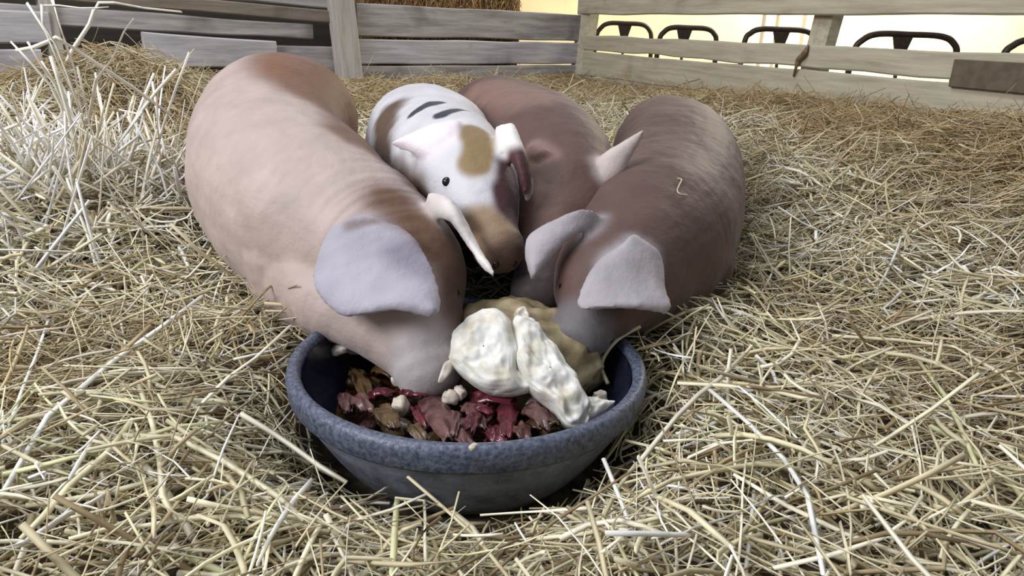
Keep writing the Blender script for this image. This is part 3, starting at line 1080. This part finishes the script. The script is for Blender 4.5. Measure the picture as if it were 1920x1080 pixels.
for i, (p, a, b, c, m_, lab, z) in enumerate(bits):
    q_ = onz(*p, z)
    for zz in np.linspace(z, .145, 30):
        q_ = onz(*p, zz)
        if np.hypot(q_[0] - PAN[0], q_[1] - PAN[1]) < wall_r(zz) - .006 or z > .14: break
    o = blob('food_scrap', q_, (a, b, c), (random.uniform(-.4, .4), random.uniform(-.4, .4), random.uniform(0, 3)), m_, 20 + i, .25, 3, 3, .75)
    tag(o, lab, 'food scrap', 'bits of food in the feed pan')
o = chunk_from_outline('pale_peel', [(832, 680), (848, 672), (853, 680), (845, 700), (830, 718), (820, 718), (825, 700)], .965, (.1, -.7, .5), .008, M_BIT,
                       'white flake standing between the snout and the white chunks', .001, 15)
# curved stalk leaning into the pan, and the thread on a pig's back
M_STK = plain('stalk', (.56, .48, .32), .6, 0, 30, .2)
o = tube([at(1140, 720, 1.03), at(1128, 690, 1.05), at(1135, 665, 1.06), at(1160, 635, 1.08), at(1200, 612, 1.10)], .0032, 'bent_stalk', M_STK)
tag(o, 'bent tan stalk curving over the right inner wall of the pan', 'straw stalk')

# ------------------------------------------------------------------ pigs
M_HIDE = tinted('pig_hide', .58, 14, .93, 1.06, .22, 160, sheen=.12, spec=.3, sheen_tint=(.9, .9, 1, 1))
M_EYE = plain('pig_eye', (.012, .009, .008), .12, 0, 10, .1)
M_HOOF = plain('hoof', (.06, .05, .045), .5, 0, 30, .3)


def shell(rings):
    """rings: (n, m, 3) -> closed verts/faces"""
    n, m, _ = rings.shape
    v = rings.reshape(-1, 3)
    f = []
    for i in range(n - 1):
        for j in range(m):
            q = (j + 1) % m
            f.append((i * m + j, i * m + q, (i + 1) * m + q, (i + 1) * m + j))
    f.append(tuple(range(m - 1, -1, -1)))
    f.append(tuple((n - 1) * m + j for j in range(m)))
    return v, f


def loft(nodes, m=36, per=8, ends=(True, False)):
    """nodes (x,y,z,rw,rh). returns rings, centre line"""
    N = crom(np.array(nodes, float), per)
    c = N[:, :3]; rw = np.maximum(N[:, 3], .004); rh = np.maximum(N[:, 4], .004)
    T = np.gradient(c, axis=0); T /= np.linalg.norm(T, axis=1, keepdims=True)
    R = []
    C_ = []
    up0 = np.array([0, 0, 1.])

    def ring(ci, t, a, b):
        sd = np.cross(t, up0)
        if np.linalg.norm(sd) < .15: sd = np.array([1., 0, 0])
        sd /= np.linalg.norm(sd)
        u = np.cross(sd, t)
        th = np.linspace(0, 2 * np.pi, m, endpoint=False)
        cx = np.sign(np.cos(th)) * np.abs(np.cos(th)) ** .9
        sy = np.sign(np.sin(th)) * np.abs(np.sin(th)) ** .95
        return ci + np.outer(cx * a, sd) + np.outer(sy * b, u)
    if ends[0]:
        for q in (.05, .35, .6, .8, .93):
            off = -math.sqrt(1 - q * q) * min(rw[0], rh[0]) * .8
            R.append(ring(c[0] + T[0] * off, T[0], rw[0] * q, rh[0] * q)); C_.append(c[0])
    for i in range(len(c)):
        R.append(ring(c[i], T[i], rw[i], rh[i])); C_.append(c[i])
    if ends[1]:
        for q in (.93, .8, .6, .35, .05):
            off = math.sqrt(1 - q * q) * min(rw[-1], rh[-1]) * .8
            R.append(ring(c[-1] + T[-1] * off, T[-1], rw[-1] * q, rh[-1] * q)); C_.append(c[-1])
    return np.array(R), np.array(C_)


def ear_shell(ra, rb, bulge, th):
    """two rails of 3d points from root to tip"""
    A = crom(ra, 5); B = crom(rb, 5)
    n = min(len(A), len(B)); m = 14
    G = np.zeros((n, m + 1, 3))
    for i in range(n):
        for j in range(m + 1):
            G[i, j] = A[i] * (1 - j / m) + B[i] * (j / m)
    dn = np.gradient(G, axis=0); dm = np.gradient(G, axis=1)
    Nn = np.cross(dn, dm)
    Nm = Nn.reshape(-1, 3).sum(0); Nm /= np.linalg.norm(Nm)
    if np.dot(Nm, EYE - G.mean((0, 1))) < 0: Nm = -Nm
    t = np.linspace(0, 1, m + 1)[None, :, None]; s = np.linspace(0, 1, n)[:, None, None]
    G = G + Nm * bulge * (np.sin(np.pi * t) ** .8) * (1 - .45 * s) + Nm * .0
    e = np.minimum(np.minimum(t, 1 - t) * 6, 1) * np.minimum((1 - s) * 8 + .35, 1)
    G = G + Nm * .004 * np.array([[noise.noise(Vector(G[i, j]) * 22) for j in range(m + 1)] for i in range(n)])[:, :, None]
    F_ = G + Nm * th * .5 * (.6 + .4 * e); Bk = G - Nm * th * .5 * (.6 + .4 * e)
    v = np.vstack([F_.reshape(-1, 3), Bk.reshape(-1, 3)])
    K = n * (m + 1); f = []
    for i in range(n - 1):
        for j in range(m):
            q = i * (m + 1) + j
            f.append((q, q + 1, q + m + 2, q + m + 1)); f.append((K + q + m + 1, K + q + m + 2, K + q + 1, K + q))
        for j in (0, m):
            q = i * (m + 1) + j
            f.append((q, q + m + 1, K + q + m + 1, K + q))
    for i in (0, n - 1):
        for j in range(m):
            q = i * (m + 1) + j
            f.append((q, K + q, K + q + 1, q + 1))
    return v, f


def P5(lst):
    """(px,py,Y,rw,rh) -> (x,y,z,rw,rh)"""
    return [(*at(a[0], a[1], a[2]), a[3], a[4]) for a in lst]


def pig(name, label, spine, ears, base, earcol, snoutcol, patches=(), blobs=(), lofts=(), front=4, hind=1, legr=1.0, eyes=None, tailc=None, side=None):
    N = P5(spine)
    V = []; Fc = []; Cc = []

    def add(v, f, col):
        o = sum(len(x) for x in V)
        V.append(np.array(v)); Fc.extend([tuple(i + o for i in q) for q in f])
        Cc.append(np.tile(np.array(col, float), (len(v), 1)) if np.ndim(col) == 1 else col)
    rings, cl = loft(N, ends=(True, False))
    v, f = shell(rings)
    nr = len(rings)
    body = np.tile(np.array(base, float), (len(v), 1))
    s = np.repeat(np.linspace(0, 1, nr), rings.shape[1])
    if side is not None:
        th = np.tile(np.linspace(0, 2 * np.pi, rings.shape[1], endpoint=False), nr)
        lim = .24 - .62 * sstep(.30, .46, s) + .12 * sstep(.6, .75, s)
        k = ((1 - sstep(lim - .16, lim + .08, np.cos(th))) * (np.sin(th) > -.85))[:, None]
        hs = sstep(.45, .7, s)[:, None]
        body = body * (1 - k) + (np.array(side) * (1 - hs) + np.array((.095, .05, .032)) * hs) * k  # towards the head the darker right side is shadow painted into the coat
    k = sstep(.84, .95, s)[:, None]
    body = body * (1 - k) + np.array(snoutcol) * k
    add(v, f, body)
    # snout disc
    c = np.array([n[:3] for n in N]); T = c[-1] - c[-2]; T /= np.linalg.norm(T)
    rd, _ = loft([(*(c[-1] - T * .012), N[-1][3] * 1.05, N[-1][4] * 1.05), (*(c[-1]), N[-1][3] * 1.16, N[-1][4] * 1.16), (*(c[-1] + T * .010), N[-1][3] * 1.08, N[-1][4] * 1.08)], per=2, ends=(False, True))
    v, f = shell(rd); add(v, f, np.array(snoutcol) * .95)
    # lower jaw
    j0 = c[-3] - np.array([0, 0, N[-3][4] * .45]); j1 = c[-1] - np.array([0, 0, N[-1][4] * .9]) - T * .03
    rj, _ = loft([(*j0, N[-3][3] * .7, N[-3][4] * .5), (*((j0 + j1) / 2), N[-2][3] * .7, N[-2][4] * .45), (*j1, N[-1][3] * .6, N[-1][4] * .35)], per=4, ends=(True, True))
    v, f = shell(rj); add(v, f, snoutcol)
    for (bx, by, bY, r1, r2, r3) in blobs:
        cb = at(bx, by, bY)
        th = np.linspace(0, np.pi, 9); ph = np.linspace(0, 2 * np.pi, 18, endpoint=False)
        rb_ = np.array([[cb + np.array([r1 * np.sin(a) * np.cos(b), r2 * np.sin(a) * np.sin(b), -r3 * np.cos(a)]) for b in ph] for a in np.clip(th, .03, np.pi - .03)])
        v, f = shell(rb_); add(v, f, base)
    for lf in lofts:
        rr_, _ = loft(P5(lf), m=28, per=6, ends=(True, True))
        v, f = shell(rr_); add(v, f, base)
    # legs
    feet = []
    for which, idx in (('f', front), ('h', hind)):
        cc = c[idx]; t = c[min(idx + 1, len(c) - 1)] - c[idx - 1]; t[2] = 0; t /= np.linalg.norm(t)
        sd = np.array([t[1], -t[0], 0])
        for sg in (-1, 1):
            w_ = N[idx][3] * .55 * sg
            top = cc + sd * w_ - np.array([0, 0, N[idx][4] * .35])
            g = float(bed(top[0], top[1])) - .01
            hgt = top[2] - g
            stepf = (.03 if sg > 0 else -.02)
            if which == 'f':
                ln = [(*top, .06 * legr, .065 * legr), (*(top - np.array([0, 0, hgt * .42]) - t * .01), .04 * legr, .044 * legr), (*(top - np.array([0, 0, hgt * .66]) + t * (.005 + stepf)), .028 * legr, .030 * legr),
                      (*(top - np.array([0, 0, hgt * .86]) + t * stepf), .022 * legr, .024 * legr), (*(top - np.array([0, 0, hgt * .93]) + t * (stepf + .008)), .025 * legr, .027 * legr), (*(top - np.array([0, 0, hgt]) + t * (stepf + .015)), .024 * legr, .028 * legr)]
            else:
                ln = [(*top, .085 * legr, .075 * legr), (*(top - np.array([0, 0, hgt * .28]) + t * .04), .065 * legr, .062 * legr), (*(top - np.array([0, 0, hgt * .58]) - t * .035), .034 * legr, .034 * legr),
                      (*(top - np.array([0, 0, hgt * .70]) - t * .045), .028 * legr, .028 * legr), (*(top - np.array([0, 0, hgt * .90]) - t * .015), .022 * legr, .024 * legr), (*(top - np.array([0, 0, hgt]) + t * .0), .024 * legr, .028 * legr)]
            # ring frames for vertical limbs
            Nn = crom(np.array(ln), 5)
            R = []
            th = np.linspace(0, 2 * np.pi, 16, endpoint=False)
            for q in Nn:
                R.append(q[:3] + np.outer(np.cos(th) * q[3], sd) + np.outer(np.sin(th) * q[4], t))
            v, f = shell(np.array(R)[::-1])
            lc = np.tile(np.array(base) * .9, (len(v), 1))
            add(v, f, lc)
            feet.append(top - np.array([0, 0, hgt]) + t * (stepf if which == 'f' else 0))
    # tail
    t0 = c[0] - (c[1] - c[0]) / np.linalg.norm(c[1] - c[0]) * (min(N[0][3], N[0][4]) * .7) + np.array([0, 0, N[0][4] * .25])
    bk = -(c[1] - c[0]) / np.linalg.norm(c[1] - c[0])
    tp = [(*(t0 + bk * .02 * i + np.array([math.sin(i * 1.4) * .015, 0, -.014 * i])), .011 - .0012 * i, .011 - .0012 * i) for i in range(6)]
    Nn = crom(np.array(tp), 4); th = np.linspace(0, 2 * np.pi, 10, endpoint=False)
    R = []
    sd = np.cross(bk, [0, 0, 1]); sd /= np.linalg.norm(sd); uu = np.cross(sd, bk)
    for q in Nn: R.append(q[:3] + np.outer(np.cos(th) * q[3], sd) + np.outer(np.sin(th) * q[4], uu))
    v, f = shell(np.array(R)); add(v, f, base)
    for (ra, rb, bulge, ec) in ears:
        v, f = ear_shell([at(*p) for p in ra], [at(*p) for p in rb], bulge, .0165)
        add(v, f, ec if ec is not None else earcol)
    V_ = np.vstack(V); C_ = np.vstack(Cc)
    me = mesh('tmp', V_, Fc)
    bmm = bmesh.new(); bmm.from_mesh(me); bmesh.ops.recalc_face_normals(bmm, faces=bmm.faces[:]); bmm.to_mesh(me); bmm.free()
    o = bpy.data.objects.new('tmp', me); COL.objects.link(o)
    md = o.modifiers.new('r', 'REMESH'); md.mode = 'VOXEL'; md.voxel_size = .0048
    ms = o.modifiers.new('s', 'SMOOTH'); ms.factor = .5; ms.iterations = 7
    dg = bpy.context.evaluated_depsgraph_get()
    res = bpy.data.meshes.new_from_object(o.evaluated_get(dg))
    bpy.data.objects.remove(o); bpy.data.meshes.remove(me)
    res.name = name
    kd = kdtree.KDTree(len(V_))
    for i, p in enumerate(V_): kd.insert(p, i)
    kd.balance()
    nv = len(res.vertices)
    co = np.zeros(nv * 3, np.float32); res.vertices.foreach_get('co', co); co = co.reshape(-1, 3)
    cols = np.zeros((nv, 3))
    for i in range(nv):
        acc = np.zeros(3); ws = 0
        for (_, ix, d) in kd.find_n(Vector(co[i]), 4):
            w_ = 1 / (d + .002); acc += C_[ix] * w_; ws += w_
        cols[i] = acc / ws
    ed = np.zeros(len(res.edges) * 2, np.int32); res.edges.foreach_get('vertices', ed); ed = ed.reshape(-1, 2)
    deg = np.bincount(ed.ravel(), minlength=nv)[:, None] + 1e-9
    for _ in range(7):
        ac = np.zeros((nv, 3))
        for q_ in range(3):
            ac[:, q_] = np.bincount(ed[:, 0], weights=cols[ed[:, 1], q_], minlength=nv) + np.bincount(ed[:, 1], weights=cols[ed[:, 0], q_], minlength=nv)
        cols = .3 * cols + .7 * ac / deg
    bvh = BVHTree.FromPolygons([Vector(p) for p in co], [tuple(p.vertices) for p in res.polygons])

    def hit(px, py):
        h = bvh.ray_cast(Vector(EYE), Vector(ray(px, py)).normalized())
        return None if h[0] is None else np.array(h[0])
    hitnoise = None
    for pt in patches:
        a_, b_, r_, col = pt[:4]
        soft = pt[4] if len(pt) > 4 else .35
        A = hit(*a_); B = hit(*b_)
        if A is None or B is None:
            print('PATCH MISS', name, a_, b_); continue
        ab = B - A; L2 = max(1e-9, ab @ ab)
        tt = np.clip(((co - A) @ ab) / L2, 0, 1)
        d = np.linalg.norm(co - (A + tt[:, None] * ab), axis=1)
        wn = np.array([noise.noise(Vector(p) * 30) for p in co[d < r_ * 2]]) if (d < r_ * 2).any() else 0
        dd = d.copy(); dd[d < r_ * 2] += wn * r_ * .25
        k_ = (1 - sstep(1 - soft, 1 + soft, dd / r_))[:, None]
        cols = cols * (1 - k_) + np.array(col) * k_
    nrm = np.zeros(nv * 3, np.float32); res.vertices.foreach_get('normal', nrm); nrm = nrm.reshape(-1, 3)
    sp = np.array([n[:3] for n in crom(np.array(N), 6)]); tt_ = np.linspace(0, 1, len(sp))
    dsp = np.zeros(nv)
    for i in range(nv):
        p = Vector(co[i])
        j = int(np.argmin(((sp - co[i]) ** 2).sum(1)))
        wr = math.exp(-((tt_[j] - .60) / .16) ** 2)
        dsp[i] = .0042 * noise.noise(p * 10) + .0016 * noise.noise(p * 27) + .0007 * noise.noise(p * 80)
        dd_ = sp[min(j + 1, len(sp) - 1)] - sp[max(j - 1, 0)]; dd_ /= np.linalg.norm(dd_)
        ph_ = float(np.dot(co[i], dd_)) * 210 + 3 * noise.noise(p * 9)
        dsp[i] += (.0010 if side is not None else .0002) * wr * math.sin(ph_) * max(0, .4 + noise.noise(p * 7 + Vector((3, 3, 3))))
    co = co + nrm * dsp[:, None]
    mo = np.array([noise.fractal(Vector(c_) * 16, .9, 2, 3) for c_ in co])
    cols = cols * (1 + .10 * mo[:, None])
    setcol(res, np.clip(cols, 0, 1))
    cen = np.array([c[:, 0].mean(), c[:, 1].mean(), 0])
    root = empty(name, cen)
    tag(root, label, 'pig')
    co2 = co - cen
    res.vertices.foreach_set('co', co2.astype(np.float32).ravel()); res.update()
    link('pig_body', res, M_HIDE, root)
    # eyes
    eyes = eyes or []
    for e in eyes:
        if len(e) == 2:
            h = hit(*e)
            if h is None: continue
            dirv = EYE - h; dirv /= np.linalg.norm(dirv); p = h - dirv * .004
        else:
            p = np.array(e)
        bm = bmesh.new(); bmesh.ops.create_uvsphere(bm, u_segments=16, v_segments=10, radius=.0085)
        m2 = bpy.data.meshes.new('eye'); bm.to_mesh(m2); bm.free()
        eo = link('eye', m2, M_EYE, root); eo.location = p - cen
    # side eyes and nostrils found on the head itself
    hc = c[-3]; t = c[-2] - c[-4]; t /= np.linalg.norm(t); sd = np.cross(t, [0, 0, 1]); sd /= np.linalg.norm(sd); uu = np.cross(sd, t)
    for sg in ((-1, 1) if not eyes else ()):
        dv = sd * sg * .8 + uu * .6; dv /= np.linalg.norm(dv)
        h = [hc + sd * sg * .8 * N[-3][3] * .97 + uu * .6 * N[-3][4] * .97]
        if True:
            bm = bmesh.new(); bmesh.ops.create_uvsphere(bm, u_segments=16, v_segments=10, radius=.0085)
            m2 = bpy.data.meshes.new('eye'); bm.to_mesh(m2); bm.free()
            eo = link('eye', m2, M_EYE, root); eo.location = np.array(h[0]) - dv * .004 - cen
    sn = c[-1] + T * .012
    sd2 = np.cross(T, [0, 0, 1]); sd2 /= np.linalg.norm(sd2); u2 = np.cross(sd2, T)
    for sg in (-1, 1):
        bm = bmesh.new(); bmesh.ops.create_uvsphere(bm, u_segments=12, v_segments=8, radius=1)
        for vv in bm.verts: vv.co = Vector(sd2) * vv.co.x * .006 + Vector(u2) * vv.co.y * .009 + Vector(T) * vv.co.z * .004
        m2 = bpy.data.meshes.new('nostril'); bm.to_mesh(m2); bm.free()
        eo = link('nostril', m2, M_EYE, root)
        h = bvh.ray_cast(Vector(sn + T * .1 + sd2 * sg * N[-1][3] * .42), Vector(-T))
        pp = np.array(h[0]) if h[0] is not None else sn
        eo.location = pp - cen
    for fp in feet:
        # cloven hoof of two toes
        bm = bmesh.new()
        for s_ in (-1, 1):
            r_ = bmesh.ops.create_uvsphere(bm, u_segments=12, v_segments=8, radius=1)
            for vv in r_['verts']:
                vv.co = Vector((vv.co.x * .014 * legr + s_ * .013, vv.co.y * .024 * legr, vv.co.z * .02 - .012))
        m2 = bpy.data.meshes.new('hoof'); bm.to_mesh(m2); bm.free()
        eo = link('hoof', m2, M_HOOF, root); eo.location = fp - cen + np.array([0, 0, .012])
    return root


TAN = (.43, .335, .29)
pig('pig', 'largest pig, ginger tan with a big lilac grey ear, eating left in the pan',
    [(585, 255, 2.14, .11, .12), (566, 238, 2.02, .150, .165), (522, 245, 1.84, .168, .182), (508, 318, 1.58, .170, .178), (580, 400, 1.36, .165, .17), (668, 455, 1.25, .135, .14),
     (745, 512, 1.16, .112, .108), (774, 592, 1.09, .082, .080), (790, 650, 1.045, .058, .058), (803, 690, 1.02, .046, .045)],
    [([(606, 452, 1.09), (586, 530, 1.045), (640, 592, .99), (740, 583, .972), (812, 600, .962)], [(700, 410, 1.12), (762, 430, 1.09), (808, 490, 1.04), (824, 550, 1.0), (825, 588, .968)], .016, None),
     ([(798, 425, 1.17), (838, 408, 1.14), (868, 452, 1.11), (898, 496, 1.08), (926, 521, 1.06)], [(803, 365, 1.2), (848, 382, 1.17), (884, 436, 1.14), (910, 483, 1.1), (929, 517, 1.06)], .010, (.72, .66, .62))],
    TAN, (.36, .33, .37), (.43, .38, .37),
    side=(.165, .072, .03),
    patches=[((640, 200), (662, 255), .05, (.14, .065, .03), .6), ((730, 370), (810, 460), .042, (.13, .065, .035), .8),  # the neck patch paints in the shadow on its right side
             ((470, 560), (500, 580), .03, (.30, .17, .11), .6), ((655, 425), (700, 414), .008, (.25, .19, .18), .8), ((745, 470), (790, 500), .022, (.24, .215, .26), .9)],  # the low brown patch paints the shadow behind the elbow
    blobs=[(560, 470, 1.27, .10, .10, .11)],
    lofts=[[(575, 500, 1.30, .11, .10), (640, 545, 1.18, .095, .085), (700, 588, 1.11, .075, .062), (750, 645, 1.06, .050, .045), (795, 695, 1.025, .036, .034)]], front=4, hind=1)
pig('pig', "white spotted pig with black back stripes, looking over the largest pig's neck",
    [(785, 250, 1.98, .095, .10), (792, 262, 1.86, .135, .135), (812, 288, 1.68, .14, .138), (832, 312, 1.52, .120, .125), (855, 320, 1.42, .102, .11), (882, 342, 1.33, .086, .085),
     (905, 388, 1.26, .066, .066), (922, 430, 1.21, .046, .046), (934, 462, 1.18, .037, .037)],
    [([(862, 226, 1.37), (815, 232, 1.355), (768, 250, 1.35), (732, 270, 1.35)], [(866, 306, 1.30), (815, 300, 1.305), (772, 290, 1.33), (733, 275, 1.35)], .012, (.78, .68, .70)),
     ([(930, 240, 1.36), (966, 234, 1.33), (986, 285, 1.29), (1000, 345, 1.26), (990, 380, 1.25)], [(932, 290, 1.30), (950, 292, 1.29), (968, 318, 1.27), (978, 348, 1.255), (986, 378, 1.25)], .012, (.72, .68, .64))],
    (.57, .55, .56), (.60, .54, .55), (.33, .22, .14),
    patches=[((776, 212), (822, 192), .016, (.035, .033, .045), .2), ((828, 214), (874, 207), .0175, (.03, .028, .04), .2),
             ((722, 215), (735, 350), .055, (.10, .06, .035), .5), ((755, 350), (795, 375), .050, (.12, .07, .045), .5), ((893, 250), (893, 305), .030, (.24, .16, .07), .3),
             ((905, 430), (938, 475), .048, (.26, .17, .10), .35), ((968, 310), (960, 390), .035, (.06, .02, .02), .3), ((880, 470), (960, 500), .06, (.10, .06, .04), .5)],  # the chest patch is darkened to paint the shade between the pigs
    blobs=[(900, 430, 1.50, .09, .08, .12)], front=3, hind=1, legr=.8, eyes=[(838, 341)])
pig('pig', 'middle reddish brown pig, half hidden between the spotted and the right-hand pig',
    [(895, 235, 2.24, .09, .10), (925, 238, 2.1, .13, .135), (975, 270, 1.86, .145, .145), (1020, 305, 1.63, .135, .14), (1045, 345, 1.48, .12, .125), (1048, 405, 1.37, .105, .105),
     (1035, 465, 1.29, .08, .08), (1022, 515, 1.23, .058, .058), (1012, 548, 1.20, .046, .046)],
    [([(1000, 268, 1.40), (1012, 272, 1.38), (1022, 278, 1.37), (1034, 285, 1.36)], [(988, 312, 1.38), (1002, 305, 1.36), (1018, 298, 1.355), (1034, 290, 1.36)], .008, (.30, .18, .15)),
     ([(1098, 352, 1.37), (1104, 330, 1.365), (1120, 302, 1.37), (1160, 270, 1.38), (1205, 242, 1.39)], [(1112, 378, 1.345), (1132, 368, 1.345), (1160, 335, 1.355), (1190, 285, 1.37), (1212, 246, 1.39)], .010, (.50, .42, .38))],
    (.104, .056, .042), (.42, .34, .31), (.07, .05, .048),
    patches=[((900, 165), (1000, 185), .06, (.20, .115, .085), .6)], blobs=[(1000, 470, 1.42, .10, .09, .13)], front=3, hind=1, legr=.85)
pig('pig', 'right-hand reddish brown pig with two broad pale grey ears, head down at the pan',
    [(1245, 268, 2.16, .10, .11), (1252, 282, 2.04, .142, .148), (1264, 328, 1.8, .158, .160), (1247, 402, 1.55, .160, .162), (1220, 452, 1.38, .148, .152), (1180, 492, 1.27, .124, .13),
     (1140, 532, 1.17, .096, .095), (1115, 580, 1.11, .068, .064), (1098, 606, 1.085, .050, .048), (1090, 622, 1.072, .042, .040)],
    [([(1160, 465, 1.12), (1118, 490, 1.09), (1088, 540, 1.05), (1080, 575, 1.03), (1096, 583, 1.02)], [(1186, 446, 1.14), (1240, 478, 1.13), (1250, 535, 1.09), (1260, 575, 1.05), (1250, 590, 1.04)], .018, None),
     ([(1075, 396, 1.17), (1022, 422, 1.16), (988, 444, 1.15), (982, 475, 1.13), (995, 522, 1.10)], [(1125, 402, 1.20), (1110, 425, 1.17), (1065, 452, 1.14), (1030, 488, 1.12), (1000, 525, 1.10)], .012, None)],
    (.098, .054, .041), (.36, .32, .33), (.14, .125, .13),
    patches=[], blobs=[(1290, 480, 1.42, .09, .10, .13)], front=4, hind=1, legr=.95)

# thread of straw on the right pig's back
dg = bpy.context.evaluated_depsgraph_get()
pts = []
for px, py in ((1270, 334), (1278, 337), (1273, 348), (1270, 358), (1277, 364), (1290, 366)):
    r_ = S.ray_cast(dg, Vector(EYE), Vector(ray(px, py)).normalized())
    pts.append(np.array(r_[1]) - np.array(ray(px, py)) / FOC * .006)
o = tube(pts, .0012, 'straw_thread', M_STK)
tag(o, 'thin kinked wisp of straw lying on the right-hand pig\'s back', 'straw wisp')
